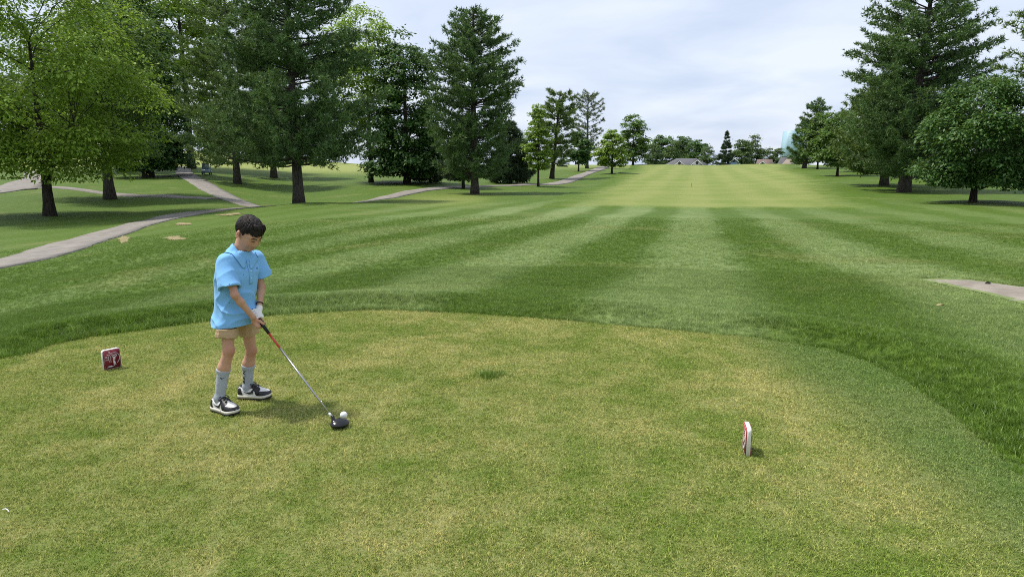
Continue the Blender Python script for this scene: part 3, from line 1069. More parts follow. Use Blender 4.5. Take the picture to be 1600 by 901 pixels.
# ---- right side
plant("pine_tree", "massive tall pine dominating the group right of the fairway", "pine", 1412, 300, 66,
      pine(None, 20.2, 0.52, [(0.08, 4.2), (0.16, 5.6), (0.35, 6.0), (0.58, 5.6), (0.74, 4.6), (0.88, 2.9), (1.0, 0.5)], "pine", "grey", 121, 0.028, 7, 1.0, 0.34, 0.10, lean=(0.035, 0), shard=8), GP)
plant("pine_tree", "lower broad pine tucked against the massive pine, stout straight trunk", "pine", 1381, 290, 76,
      pine(None, 11.5, 0.42, [(0.12, 4.2), (0.30, 5.4), (0.60, 4.6), (0.85, 3.0), (1.0, 0.6)], "pinelight", "grey", 122, 0.04, 7, 1.2, 0.38, 0.13, shard=7), GP)
plant("pine_tree", "pine with a leaning trunk showing just behind the massive pine", "pine", 1434, 278, 95,
      pine(None, 15.0, 0.5, [(0.10, 4.5), (0.30, 5.5), (0.7, 3.8), (1.0, 0.4)], "pine", "grey", 123, 0.045, 6, 0.9, 0.50, 0.12, lean=(0.08, 0), shard=6), GP)
plant("pine_tree", "pine far back in the right group with a thick short trunk", "pine", 1339, 268, 120,
      pine(None, 12.5, 0.45, [(0.10, 3.6), (0.30, 4.6), (0.7, 3.4), (1.0, 0.4)], "pinelight", "grey", 124, 0.05, 6, 0.95, 0.55, 0.10, shard=6), GP)
plant("shade_tree", "small leafy tree with a slim trunk at the fairway side of the right group", "tree", 1308, 275, 105,
      broadleaf(None, 9.8, 0.18, [(0.14, 2.2), (0.30, 3.3), (0.60, 3.2), (0.88, 1.8), (1.0, 0.5)], "mid", "dark", 100, 11000, 0.40, 125, 0.12, squash=(0.95, 1)), GB)
plant("pine_tree", "leaning pine farthest along the right edge of the fairway", "pine", 1256, 263, 150,
      pine(None, 14.6, 0.42, [(0.10, 3.2), (0.25, 4.0), (0.55, 3.6), (0.85, 1.9), (1.0, 0.4)], "pine", "grey", 126, 0.045, 6, 1.0, 0.55, 0.09, lean=(0.16, 0), shard=7), GP)
plant("shade_tree", "slim-trunked small tree next to the leaning pine", "tree", 1277, 266, 140,
      broadleaf(None, 11.0, 0.18, [(0.14, 2.0), (0.35, 3.2), (0.65, 3.0), (1.0, 0.6)], "mid", "dark", 80, 8000, 0.50, 127, 0.12), GB)
plant("maple_tree", "round dark-leaved maple on a slim trunk in front of the right group", "tree", 1520, 316, 46,
      broadleaf(None, 8.3, 0.20, [(0.16, 2.9), (0.26, 4.0), (0.48, 4.3), (0.70, 3.7), (0.88, 2.2), (1.0, 0.7)], "dark", "dark", 240, 46000, 0.22, 128, 0.12, droop=0.5, crad=0.66, skirt=0.2, shift=(0.15, 0)), GB)
plant("pine_tree", "pine reaching long boughs in over the round maple", "pine", 1700, 322, 44,
      pine(None, 15.5, 0.42, [(0.14, 4.8), (0.35, 5.2), (0.62, 5.6), (0.85, 3.4), (1.0, 0.4)], "pinelight", "grey", 129, 0.05, 6, 1.0, 0.30, 0.14, shard=7), GP)
plant("pine_tree", "pine standing behind the round maple", "pine", 1560, 268, 125,
      pine(None, 9.5, 0.38, [(0.10, 3.6), (0.30, 4.6), (0.7, 3.2), (1.0, 0.4)], "spruce", "grey", 130, 0.05, 6, 0.9, 0.55, 0.10, shard=6), GP)

# ---- the far row beyond the crest
FARM = [broadleaf(None, 16.0, 0.35, [(0.02, 4.0), (0.25, 5.6), (0.55, 6.0), (0.80, 4.4), (1.0, 1.2)], "far", "dark", 70, 7000, 0.80, 140 + s, 0.05) for s in range(3)]
FARM2 = broadleaf(None, 16.0, 0.35, [(0.02, 3.8), (0.25, 5.2), (0.55, 5.6), (0.80, 4.2), (1.0, 1.2)], "dark", "dark", 70, 7000, 0.80, 150, 0.05)
FAR = [  # px centre, py top, distance, mesh, label
    (1020, 226, 360, 0, "bushy tree at the fairway-crest end of the far tree row"),
    (1035, 208, 400, 3, "dark two-lobed tree rising above the far row behind the grey gabled house"),
    (1052, 222, 370, 1, "paler tree in the far row behind the grey gabled house"),
    (1064, 210, 395, 3, "dark tall tree in the far row behind the grey gabled house"),
    (1088, 216, 385, 3, "dark round-headed tree above the grey gabled roof"),
    (1105, 230, 365, 2, "low tree in the far row beside the pointed spruce"),
    (1158, 220, 360, 0, "broad tree behind the blue gabled house"),
    (1174, 212, 385, 1, "tall pale-topped tree behind the blue gabled house"),
    (1198, 232, 380, 2, "low rounded tree behind the brown roofed house"),
    (1215, 233, 390, 0, "low tree beside the brown roofed house near the glass tower"),
    (1240, 236, 400, 1, "low tree at the foot of the glass tower"),
    (1255, 238, 380, 2, "low tree beyond the leaning pine"),
]
for px, py, dist, k_, lab in FAR:
    b = W(px, 258, dist)
    b[2] = th1(b[0], b[1])
    top = W(px, py, dist)[2]
    plant("far_tree", lab, "tree", 0, 0, 0, FARM2 if k_ == 3 else FARM[k_], "trees of the far row", rz=px * 1.7, base=b, scale=(top - b[2]) / 16.0)
b = W(1133, 258, 345)
b[2] = th1(b[0], b[1])
H_ = W(1133, 205, 345)[2] - b[2]
plant("spruce_tree", "pointed spruce with tiered branches standing among the far houses", "evergreen", 0, 0, 0,
      pine(None, H_, 0.3, [(0.03, 4.6), (0.3, 3.8), (0.65, 1.9), (1.0, 0.1)], "spruce", "dark", 160, 0.062, 8, 1.5, 0.75, 0.04, rise=-0.06, shard=7), None, base=b)
# behind the left-hand trees: a line of trees along the far lawn
BEHIND = [
    (40, 120, 200, 0, "distant tree far behind the big spring-green tree"), (120, 110, 210, 3, "distant dark tree far behind the stout grey-trunked tree"),
    (350, 120, 220, 1, "distant tree far behind the slender-trunked pine"), (430, 130, 230, 3, "distant dark tree far behind the bare trunk under the huge pine"),
    (500, 160, 240, 2, "distant tree far behind the huge ridge pine"), (600, 225, 260, 3, "distant low dark tree between the wispy-topped tree and the dark maple"),
    (655, 228, 265, 0, "distant low tree behind the dark maple's skirt"), (705, 232, 260, 3, "distant low dark tree between the maple and the tall full pine"),
    (770, 240, 270, 1, "distant low tree behind the tall full pine"), (820, 240, 280, 3, "distant low dark tree behind the narrow lime-green tree"),
    (880, 241, 290, 2, "distant low tree behind the flat-topped pine"), (945, 246, 300, 3, "distant low dark tree behind the round lime-green tree"),
    (1300, 236, 300, 3, "distant dark tree behind the small leafy tree of the right group"), (1350, 234, 280, 0, "distant tree behind the lower broad pine"),
    (1450, 236, 270, 3, "distant dark tree behind the massive tall pine"), (1530, 238, 280, 1, "distant tree behind the round dark maple"),
    (1600, 235, 270, 3, "distant dark tree beyond the maple under the reaching pine boughs")]
for px, py, dist, k_, lab in BEHIND:
    b = W(px, 258, dist)
    b[2] = th1(b[0], b[1])
    top = W(px, py, dist)[2]
    plant("far_tree", lab, "tree", 0, 0, 0, FARM2 if k_ == 3 else FARM[k_], "distant trees behind the nearer ones", rz=px * 0.9, base=b, scale=(top - b[2]) / 16.0)
# ================================================================== SIGNED-DISTANCE MODELLING
def smin(a, b, k):
    h = np.clip(0.5 + 0.5 * (b - a) / k, 0, 1)
    return b * (1 - h) + a * h - k * h * (1 - h)


def rc(a, b, r1, r2):
    a, b = np.asarray(a, float), np.asarray(b, float)
    ab = b - a
    L2 = ab @ ab + 1e-12

    def f(p):
        t = np.clip(((p - a) @ ab) / L2, 0, 1)
        return np.linalg.norm(p - a - t[..., None] * ab, axis=-1) - (r1 + (r2 - r1) * t)
    m_ = max(r1, r2)
    f.box = (np.minimum(a, b) - m_, np.maximum(a, b) + m_)
    return f


def ell(c, r, M=None):
    c, r = np.asarray(c, float), np.asarray(r, float)
    M = np.eye(3) if M is None else np.asarray(M, float)        # rows: local axes in the world

    def f(p):
        q = (p - c) @ M.T
        k0 = np.linalg.norm(q / r, axis=-1)
        k1 = np.linalg.norm(q / (r * r), axis=-1) + 1e-9
        return k0 * (k0 - 1) / k1
    m_ = r.max()
    f.box = (c - m_, c + m_)
    return f


class Field:
    def __init__(self, lo, hi, h):
        self.lo, self.h = np.asarray(lo, float), h
        self.n = np.ceil((np.asarray(hi, float) - self.lo) / h).astype(int) + 1
        self.v = np.full(self.n, 0.5)

    def grid(self, i0, i1):
        ax = [self.lo[k] + self.h * np.arange(i0[k], i1[k]) for k in range(3)]
        return np.stack(np.meshgrid(*ax, indexing='ij'), -1)

    def add(self, f, k=0.01, op='union', pad=0.05):
        lo, hi = f.box
        i0 = np.clip(np.floor((lo - pad - self.lo) / self.h).astype(int), 0, self.n)
        i1 = np.clip(np.ceil((hi + pad - self.lo) / self.h).astype(int) + 1, 0, self.n)
        if (i1 <= i0).any():
            return self
        s = tuple(slice(a, b) for a, b in zip(i0, i1))
        d = f(self.grid(i0, i1))
        if op == 'union':
            self.v[s] = smin(self.v[s], d, k)
        else:
            self.v[s] = -smin(-self.v[s], d, k)
        return self

    def whole(self, f):
        self.v = f(self.grid((0, 0, 0), self.n))
        return self

    def mesh(self, name):
        v = self.v
        v[0], v[-1], v[:, 0], v[:, -1], v[:, :, 0], v[:, :, -1] = (np.maximum(x, 1e-3) for x in (v[0], v[-1], v[:, 0], v[:, -1], v[:, :, 0], v[:, :, -1]))
        neg = v < 0
        nx, ny, nz = np.array(v.shape) - 1
        cnt = np.zeros((nx, ny, nz))
        acc = np.zeros((nx, ny, nz, 3))
        crosses = []
        for ax in range(3):
            a = [slice(None)] * 3
            b = [slice(None)] * 3
            a[ax], b[ax] = slice(0, -1), slice(1, None)
            va, vb = v[tuple(a)], v[tuple(b)]
            cr_ = neg[tuple(a)] != neg[tuple(b)]
            crosses.append((cr_, neg[tuple(a)]))
            idx = np.argwhere(cr_)
            t = va[cr_] / (va[cr_] - vb[cr_])
            pos = idx.astype(float)
            pos[:, ax] += t
            o1, o2 = [k_ for k_ in range(3) if k_ != ax]
            for d1 in (0, -1):
                for d2 in (0, -1):
                    c = idx.copy()
                    c[:, o1] += d1
                    c[:, o2] += d2
                    ok = (c >= 0).all(1) & (c[:, 0] < nx) & (c[:, 1] < ny) & (c[:, 2] < nz)
                    cc = c[ok]
                    np.add.at(cnt, (cc[:, 0], cc[:, 1], cc[:, 2]), 1)
                    np.add.at(acc, (cc[:, 0], cc[:, 1], cc[:, 2]), pos[ok])
        act = cnt > 0
        ids = np.full(act.shape, -1, dtype=np.int64)
        ids[act] = np.arange(act.sum())
        verts = acc[act] / cnt[act][:, None] * self.h + self.lo
        quads = []
        for ax in range(3):
            cr_, na_ = crosses[ax]
            idx = np.argwhere(cr_)
            o1, o2 = [(1, 2), (2, 0), (0, 1)][ax]
            ok = (idx[:, o1] >= 1) & (idx[:, o2] >= 1) & (idx[:, o1] < v.shape[o1] - 1) & (idx[:, o2] < v.shape[o2] - 1)
            idx = idx[ok]
            inner = na_[tuple(idx.T)]
            qs = []
            for d1, d2 in ((-1, -1), (0, -1), (0, 0), (-1, 0)):
                c = idx.copy()
                c[:, o1] += d1
                c[:, o2] += d2
                qs.append(ids[tuple(c.T)])
            q = np.stack(qs, 1)
            q[~inner] = q[~inner][:, ::-1]
            quads.append(q)
        return np_mesh(name, verts, np.concatenate(quads), True)


def grad(f, p, e=0.002):
    g = np.stack([f(p + np.eye(3)[k_] * e) - f(p - np.eye(3)[k_] * e) for k_ in range(3)], -1)
    return unit(g)


def march(f, p, d, stop=0.0, n=60):
    """move points along d until they lie on the surface (plus stop)"""
    p = np.array(p, float)
    d = unit(np.asarray(d, float))
    for _ in range(n):
        p = p + d * np.clip(f(p) - stop, -0.02, 0.02)[..., None] * 0.8
    return p


def verts_of(me_):
    a = np.empty(len(me_.vertices) * 3, dtype=np.float32)
    me_.vertices.foreach_get("co", a)
    return a.reshape(-1, 3).astype(float)


def colour_attr(me_, col):
    at_ = me_.color_attributes.new("tint", 'FLOAT_COLOR', 'POINT')
    c = np.ones((len(col), 4), dtype=np.float32)
    c[:, :3] = col
    at_.data.foreach_set("color", c.ravel())


def text_mesh(body, size, bold=0.0):
    cu = bpy.data.curves.new("lettering", 'FONT')
    cu.body = body
    cu.size = size
    cu.offset = bold
    cu.resolution_u = 4
    cu.align_x = 'CENTER'
    o = bpy.data.objects.new("lettering", cu)
    COL.objects.link(o)
    dg = bpy.context.evaluated_depsgraph_get()
    me_ = bpy.data.meshes.new_from_object(o.evaluated_get(dg))
    bpy.data.objects.remove(o)
    bpy.data.curves.remove(cu)
    return me_


def sheet(name, P, material, parent, thick=None, normals=None):
    """P (n,m,3) grid of points -> sheet, with thickness when normals are given"""
    n_, m_ = P.shape[:2]
    i_, j_ = np.meshgrid(np.arange(n_ - 1), np.arange(m_ - 1), indexing='ij')
    q = np.stack((i_ * m_ + j_, i_ * m_ + j_ + 1, (i_ + 1) * m_ + j_ + 1, (i_ + 1) * m_ + j_), -1).reshape(-1, 4)
    v = P.reshape(-1, 3)
    if thick:
        k_ = len(v)
        v = np.concatenate((v, v - normals.reshape(-1, 3) * thick))
        rim = []
        loop = [(0, j) for j in range(m_)] + [(i, m_ - 1) for i in range(1, n_)] + [(n_ - 1, j) for j in range(m_ - 2, -1, -1)] + [(i, 0) for i in range(n_ - 2, 0, -1)]
        li = [a * m_ + b for a, b in loop]
        for a, b in zip(li, li[1:] + li[:1]):
            rim.append((b, a, a + k_, b + k_))
        q = np.concatenate((q, q[:, ::-1] + k_, np.array(rim)))
    return obj(name, np_mesh(name, v, q, True), material, parent)


# ================================================================== MATERIALS OF THE GOLFER
def make_skin():
    k = NT("skin")
    a = k.node("ShaderNodeAttribute", attribute_name="tint").outputs["Color"]
    n = k.noise(k.objpos(), 90, 4, 0.6)
    c = k.mix(k.ramp(n, 0.3, 0.7, 0, 0.16), a, k.mix(1.0, a, (0.8, 0.7, 0.66), 'MULTIPLY'))
    s = k.surf(c, 0.5, k.bump(n, 0.08, 0.002), 0.35)
    b = s.node
    b.inputs["Subsurface Weight"].default_value = 0.12
    b.inputs["Subsurface Radius"].default_value = (0.012, 0.004, 0.002)
    b.inputs["Subsurface Scale"].default_value = 0.6
    return k.done(s)


def make_shirt():
    k = NT("light_blue_cotton")
    p = k.objpos()
    n = k.noise(p, 240, 3, 0.6)
    m_ = k.noise(p, 14, 4, 0.6)
    col = k.mix(m_, (0.170, 0.415, 0.74), (0.225, 0.49, 0.82))
    v = k.node("ShaderNodeTexVoronoi", {"Vector": p, "Scale": 24.0})
    dot = k.ramp(v.outputs["Distance"], 0.085, 0.06)
    pick = k.ramp(k.node("ShaderNodeSeparateColor", {0: v.outputs["Color"]}).outputs[0], 0.42, 0.40)
    col = k.mix(k.math('MULTIPLY', dot, k.math('SUBTRACT', 1.0, pick)), col, (0.02, 0.045, 0.14))
    return k.done(k.surf(col, 0.8, k.bump(k.math('ADD', n, k.math('MULTIPLY', m_, 2.5)), 0.25, 0.004), 0.2, **{"Sheen Weight": 0.15}))


M_SKIN = make_skin()
M_SHIRT = make_shirt()
M_COLLAR = plain("light_blue_collar_cotton", (0.200, 0.455, 0.78), 0.8, 0.2, grain=0.1, scale=90, bump=0.15)
M_NAVY = plain("navy_thread", (0.012, 0.022, 0.07), 0.7)
M_KHAKI = plain("khaki_twill", (0.46, 0.32, 0.19), 0.85, 0.2, grain=0.14, scale=50, bump=0.25)
M_SOCK = plain("grey_knit", (0.36, 0.39, 0.44), 0.9, 0.1, grain=0.12, scale=150, bump=0.4)
M_BLACKPRINT = plain("black_print", (0.012, 0.012, 0.014), 0.7)
M_HAIR = plain("dark_brown_hair", (0.016, 0.012, 0.010), 0.62, 0.25, grain=0.5, scale=160, bump=0.5)
M_GLOVE = plain("white_glove_leather", (0.74, 0.72, 0.68), 0.65, 0.3, grain=0.08, scale=60, bump=0.2)
M_LEATHERW = plain("white_leather", (0.72, 0.71, 0.68), 0.5, 0.4, grain=0.06, scale=40, bump=0.1)
M_LEATHERB = plain("black_leather", (0.012, 0.012, 0.014), 0.42, 0.5, grain=0.2, scale=40, bump=0.1)
M_MIDSOLE = plain("off_white_rubber", (0.66, 0.62, 0.54), 0.6, 0.3, grain=0.1, scale=50)
M_OUTSOLE = plain("black_rubber", (0.012, 0.012, 0.012), 0.7, 0.3)
M_BAND = plain("black_wristband", (0.015, 0.015, 0.018), 0.6)
M_LASH = plain("dark_lash", (0.012, 0.008, 0.006), 0.6)
M_BUTTON = plain("pale_button", (0.45, 0.62, 0.80), 0.35, 0.5)

# ================================================================== THE BOY: joints
J = dict(
    pelvis=W(366, 478, 4.10), r_hip=W(354, 476, 4.04), l_hip=W(381, 474, 4.18), r_knee=W(357, 547, 4.00), l_knee=W(392, 547, 4.22),
    r_ankle=W(343, 622, 4.00), l_ankle=W(387, 604, 4.24), chest=W(370, 430, 4.11), neck=W(374, 396, 4.125),
    r_sh=W(353, 409, 4.03), l_sh=W(400, 403, 4.23), r_el=W(367, 461, 3.945), l_el=W(408, 448, 4.215), r_wr=W(395, 495, 4.010), l_wr=W(405, 483, 4.115),
    head=W(389.5, 364, 4.11),
)
BOY_AT = np.array(((J["r_ankle"][0] + J["l_ankle"][0]) / 2, 4.12, 0.0))
boy = empty("person", BOY_AT)
tag(boy, "boy in light blue polo shirt, khaki shorts and grey socks addressing a golf ball", "person")


def boypart(name, me_, material, parent=None):
    """meshes are modelled in world coordinates and stored relative to the thing's base"""
    me_.transform(Matrix.Translation(Vector(-BOY_AT)))
    return obj(name, me_, material, parent or boy)


def boysheet(name, P, material, thick=None, normals=None, parent=None):
    o = sheet(name, P - BOY_AT, material, parent or boy, thick, normals)
    return o


# club axis first: the hands close on it
CLUB_TOP = W(388, 478, 4.10)
CLUB_LOW = G(519.5, 652, 0.062)
CAX = unit(CLUB_LOW - CLUB_TOP)


def on_club(px):
    """point of the club axis seen at that pixel column"""
    ts = np.linspace(0, 1, 600)
    P = CLUB_TOP + (CLUB_LOW - CLUB_TOP) * ts[:, None]
    c, s = math.cos(PITCH), math.sin(PITCH)
    rel = P - np.array((0, 0, EYE))
    zc = rel[:, 1] * c - rel[:, 2] * s
    u = 800 + FPX * rel[:, 0] / zc
    return P[np.argmin(np.abs(u - px))]


HAND_R = on_club(406.0)
HAND_L = on_club(399.0)

# head frame
yaw, tilt = math.radians(29), math.radians(37)
hdir = np.array((math.cos(yaw), -math.sin(yaw), 0))
HF = hdir * math.cos(tilt) - np.array((0, 0, 1)) * math.sin(tilt)
HU = hdir * math.sin(tilt) + np.array((0, 0, 1)) * math.cos(tilt)
HR = np.cross(HF, HU)
HM = np.stack((HF, HR, HU))                       # rows
HC = J["head"]


HS = 0.885                                        # a child's head


def hp(f, r, u):
    return HC + (HF * f + HR * r + HU * u) * HS


def hell(c, r, M=None):
    return ell(c, np.asarray(r) * HS, M)


def head_prims():
    pr = [(hell(hp(-0.010, 0, 0.022), (0.092, 0.073, 0.083), HM), 0.01),
          (hell(hp(0.026, 0, -0.042), (0.058, 0.056, 0.066), HM), 0.03),
          (hell(hp(0.050, 0, -0.090), (0.024, 0.026, 0.020), HM), 0.03),
          (hell(hp(0.060, 0, 0.016), (0.022, 0.050, 0.014), HM), 0.025),
          (rc(hp(0.080, 0, -0.004), hp(0.093, 0, -0.036), 0.0062, 0.0088), 0.012),
          (hell(hp(0.087, 0.010, -0.041), (0.008, 0.007, 0.006), HM), 0.006), (hell(hp(0.087, -0.010, -0.041), (0.008, 0.007, 0.006), HM), 0.006),
          (hell(hp(0.055, 0.034, -0.035), (0.024, 0.022, 0.026), HM), 0.025), (hell(hp(0.055, -0.034, -0.035), (0.024, 0.022, 0.026), HM), 0.025),
          (hell(hp(0.077, 0, -0.063), (0.010, 0.019, 0.0055), HM), 0.007), (hell(hp(0.075, 0, -0.072), (0.010, 0.016, 0.006), HM), 0.007)]
    for s in (1, -1):
        pr.append((hell(hp(0.068, 0.030 * s, 0.000), (0.012, 0.014, 0.009), HM), 0.006))         # closed lids
        Me = np.stack((unit(HF * 0.9 + HR * s * 0.35), unit(HR * s * 0.9 - HF * 0.35), HU))
        pr.append((hell(hp(-0.014, 0.080 * s, -0.012), (0.020, 0.0085, 0.033), Me), 0.006))      # ears
    return pr


def torso_levels(extra):
    lv = [(512, 366, 4.10, 0.116, 0.098), (480, 366, 4.10, 0.112, 0.094), (445, 369, 4.105, 0.112, 0.084), (420, 371, 4.11, 0.118, 0.076), (404, 374, 4.118, 0.098, 0.060), (394, 375, 4.125, 0.058, 0.050), (388, 376, 4.125, 0.030, 0.030)]
    P = np.array([W(x, y, d) for y, x, d, a, b in lv])
    A = np.array([(a, b) for *_, a, b in lv]) + extra
    return P, A


SIDE = unit(np.array((J["l_sh"][0] - J["r_sh"][0], J["l_sh"][1] - J["r_sh"][1], 0)))
FRONT = np.array((SIDE[1], -SIDE[0], 0))


def torso_sdf(extra=0.0, flare=0.0, floor=-9.0):
    P, A = torso_levels(extra)
    P, A = P[np.argsort(P[:, 2])], A[np.argsort(P[:, 2])]

    def f(p):
        z = p[..., 2]
        cx = np.interp(z, P[:, 2], P[:, 0])
        cy = np.interp(z, P[:, 2], P[:, 1])
        a = np.interp(z, P[:, 2], A[:, 0]) + flare * sstep(P[2, 2], P[0, 2], z)
        b = np.interp(z, P[:, 2], A[:, 1]) + flare * sstep(P[2, 2], P[0, 2], z)
        a, b = np.maximum(a, 0.012), np.maximum(b, 0.012)
        dx, dy = p[..., 0] - cx, p[..., 1] - cy
        s = dx * SIDE[0] + dy * SIDE[1]
        g = dx * FRONT[0] + dy * FRONT[1]
        k_ = (np.abs(s / a) ** 2.4 + np.abs(g / b) ** 2.4) ** (1 / 2.4)
        d = (k_ - 1) * np.minimum(a, b) * 0.9
        top = z - P[-1, 2]
        return np.maximum(np.maximum(d, top), floor - z)
    f.box = (P.min(0) - 0.17, P.max(0) + 0.02)
    return f


# ---- hands: palm, four fingers curled round the grip, thumb
def hand_prims(centre, wrist, knuckle_side, inflate=0.0, gr=0.0125):
    """fingers wrap the club axis; knuckle_side: direction from the axis to the back of the hand"""
    out = []
    n1 = unit(knuckle_side - CAX * (knuckle_side @ CAX))
    n2 = np.cross(CAX, n1)
    w_dir = unit(wrist - centre)
    out.append((rc(wrist, centre + n1 * 0.024 - CAX * 0.012, 0.0155 + inflate, 0.021 + inflate), 0.012))
    out.append((rc(centre + n1 * 0.024 - CAX * 0.022, centre + n1 * 0.024 + CAX * 0.024, 0.0175 + inflate, 0.0155 + inflate), 0.01))
    for i, (off, r, ln) in enumerate(((-0.028, 0.0068, 0.86), (-0.009, 0.0076, 0.97), (0.010, 0.0078, 1.0), (0.029, 0.0074, 0.92))):
        c = centre + CAX * off
        pts = []
        for a_ in np.radians((15, 75, 140, 215)):
            rr_ = gr + r * 0.9 + (0.008 if a_ < 0.5 else 0.0)
            pts.append(c + (n1 * math.cos(a_ * ln) + n2 * math.sin(a_ * ln)) * rr_)
        for k_ in range(3):
            out.append((rc(pts[k_], pts[k_ + 1], r * (1 - 0.06 * k_) + inflate, r * (0.95 - 0.07 * k_) + inflate), 0.003))
    t0 = centre + n1 * 0.020 - n2 * 0.014 - CAX * 0.016
    t1 = centre - n2 * (gr + 0.010) + n1 * 0.006 + CAX * 0.012
    t2 = centre - n2 * (gr + 0.006) - n1 * 0.004 + CAX * 0.038
    out.append((rc(t0, t1, 0.0105 + inflate, 0.0090 + inflate), 0.006))
    out.append((rc(t1, t2, 0.0088 + inflate, 0.0072 + inflate), 0.004))
    return out


KN_R = unit(np.array((-0.55, -0.55, -0.35)))
KN_L = unit(np.array((0.35, 0.75, 0.35)))

# ---- the body, one surface
lo = np.array((-1.95, 3.84, 0.02)) if False else np.min([J[k_] for k_ in J], axis=0) - np.array((0.16, 0.14, 0.11))
hi = np.max([J[k_] for k_ in J], axis=0) + np.array((0.34, 0.14, 0.16))
B = Field(lo, hi, 0.0038)
prims = [(torso_sdf(-0.030, 0.0, W(366, 488, 4.1)[2]), 0.02)]
prims += head_prims()
prims += [(rc(hp(-0.030, 0, -0.045), J["neck"], 0.038, 0.042), 0.02)]
for s in ("r", "l"):
    prims += [(rc(J[s + "_sh"], J[s + "_el"], 0.032, 0.0225), 0.025)]
    el, wr = J[s + "_el"], J[s + "_wr"]
    prims += [(rc(el, el + (wr - el) * 0.30, 0.0215, 0.0220), 0.012), (rc(el + (wr - el) * 0.30, wr, 0.0220, 0.0150), 0.012)]
    hipj, kn, an = J[s + "_hip"], J[s + "_knee"], J[s + "_ankle"]
    prims += [(rc(hipj + (kn - hipj) * 0.18, kn, 0.044, 0.0325), 0.02), (ell(kn + np.array((0.013, -0.008, 0.004)), (0.024, 0.024, 0.032)), 0.015)]
    calf = kn + (an - kn) * 0.36 + np.array((-0.010, 0.004, 0))
    prims += [(rc(kn - np.array((0, 0, 0.01)), calf, 0.0320, 0.0345), 0.015), (rc(calf, an, 0.0345, 0.0255), 0.02), (rc(an, an + np.array((0.07, -0.02, -0.035)), 0.024, 0.018), 0.02)]
prims += hand_prims(HAND_R, J["r_wr"], KN_R)
prims += hand_prims(HAND_L, J["l_wr"], KN_L, -0.003)
for f, k_ in prims:
    B.add(f, k_)
for s in (1, -1):                                              # eye hollows
    B.add(hell(hp(0.092, 0.030 * s, 0.004), (0.016, 0.017, 0.010), HM), 0.010, 'cut')
    B.add(hell(hp(-0.006, 0.090 * s, -0.010), (0.009, 0.007, 0.016), HM), 0.006, 'cut')
body_me = B.mesh("body")
bv = verts_of(body_me)
col = np.tile(np.array((0.52, 0.295, 0.195)), (len(bv), 1))


def tintball(c, r, colour, w=1.0):
    global col
    m_ = np.exp(-(np.linalg.norm(bv - np.asarray(c), axis=1) / r) ** 2)[:, None] * w
    col = col * (1 - m_) + np.array(colour) * m_


for s in ("r", "l"):
    tintball(J[s + "_knee"] + np.array((0.03, -0.02, 0)), 0.045, (0.44, 0.19, 0.125), 0.7)
    tintball(J[s + "_el"], 0.05, (0.47, 0.22, 0.15), 0.5)
tintball(hp(0.09, 0, -0.067), 0.013, (0.42, 0.13, 0.11), 0.85)
tintball(hp(0.06, 0.042, -0.035), 0.024, (0.55, 0.24, 0.17), 0.6)
tintball(hp(0.06, -0.042, -0.035), 0.024, (0.55, 0.24, 0.17), 0.6)
tintball(hp(-0.012, 0.082, -0.016), 0.022, (0.50, 0.20, 0.14), 0.7)
tintball(HAND_R, 0.06, (0.52, 0.25, 0.17), 0.6)
colour_attr(body_me, col)
head_f = [p_ for p_ in head_prims()]


def head_sdf(p):
    d = np.full(p.shape[:-1], 0.5)
    for f, k_ in head_f:
        d = smin(d, f(p), k_)
    return d


body = boypart("body", body_me, M_SKIN)

# brows, lash lines
for s in (1, -1):
    for nm, pts, hgt, ma in (("eyebrow", [(0.010, 0.016), (0.026, 0.0215), (0.040, 0.020), (0.048, 0.014)], 0.0055, M_HAIR), ("eyelash", [(0.017, -0.003), (0.030, -0.0065), (0.043, -0.002)], 0.0035, M_LASH)):
        c = catmull(np.array(pts), 12)
        wv = hgt * (1 - 0.75 * np.linspace(-0.4, 1, 12) ** 2)
        P = np.stack([np.stack([hp(0.13, y_ * s, z_ + o * w_ / 2) for (y_, z_), w_ in zip(c, wv)]) for o in (-1, 0, 1)], 1)
        P = march(head_sdf, P, -HF, 0.0012)
        nrm = grad(head_sdf, P)
        if s < 0:
            P, nrm = P[::-1], nrm[::-1]
        boysheet(nm, P + nrm * 0.0008, ma, 0.002, nrm, body)

# ---- hair: a cap with an uneven edge, then locks
def hair_sdf(p):
    q = (p - HC) @ HM.T / HS
    f, r, u = q[..., 0], q[..., 1], q[..., 2]
    sc = np.linalg.norm((q - np.array((-0.012, 0, 0.026))) / np.array((0.099, 0.0800, 0.095)), axis=-1)
    d = (sc - 1) * 0.083
    an_ = np.arctan2(r, f)
    d = d - 0.007 * (vnoise(np.stack((an_ * 3.2 + 9, u * 22, sc * 2), -1), 31) - 0.4) - 0.004 * (vnoise(np.stack((an_ * 12 + 30, u * 16, f * 16), -1), 32) - 0.5)
    line = np.interp(f, (-0.12, -0.045, -0.025, 0.005, 0.020, 0.030, 0.055, 0.11), (-0.060, -0.050, 0.018, 0.020, -0.004, 0.030, 0.042, 0.036))
    line = line + 0.010 * (vnoise(np.stack((an_ * 7 + 5, f * 0, f * 0), -1), 33) - 0.5)
    return np.maximum(d, line - u)


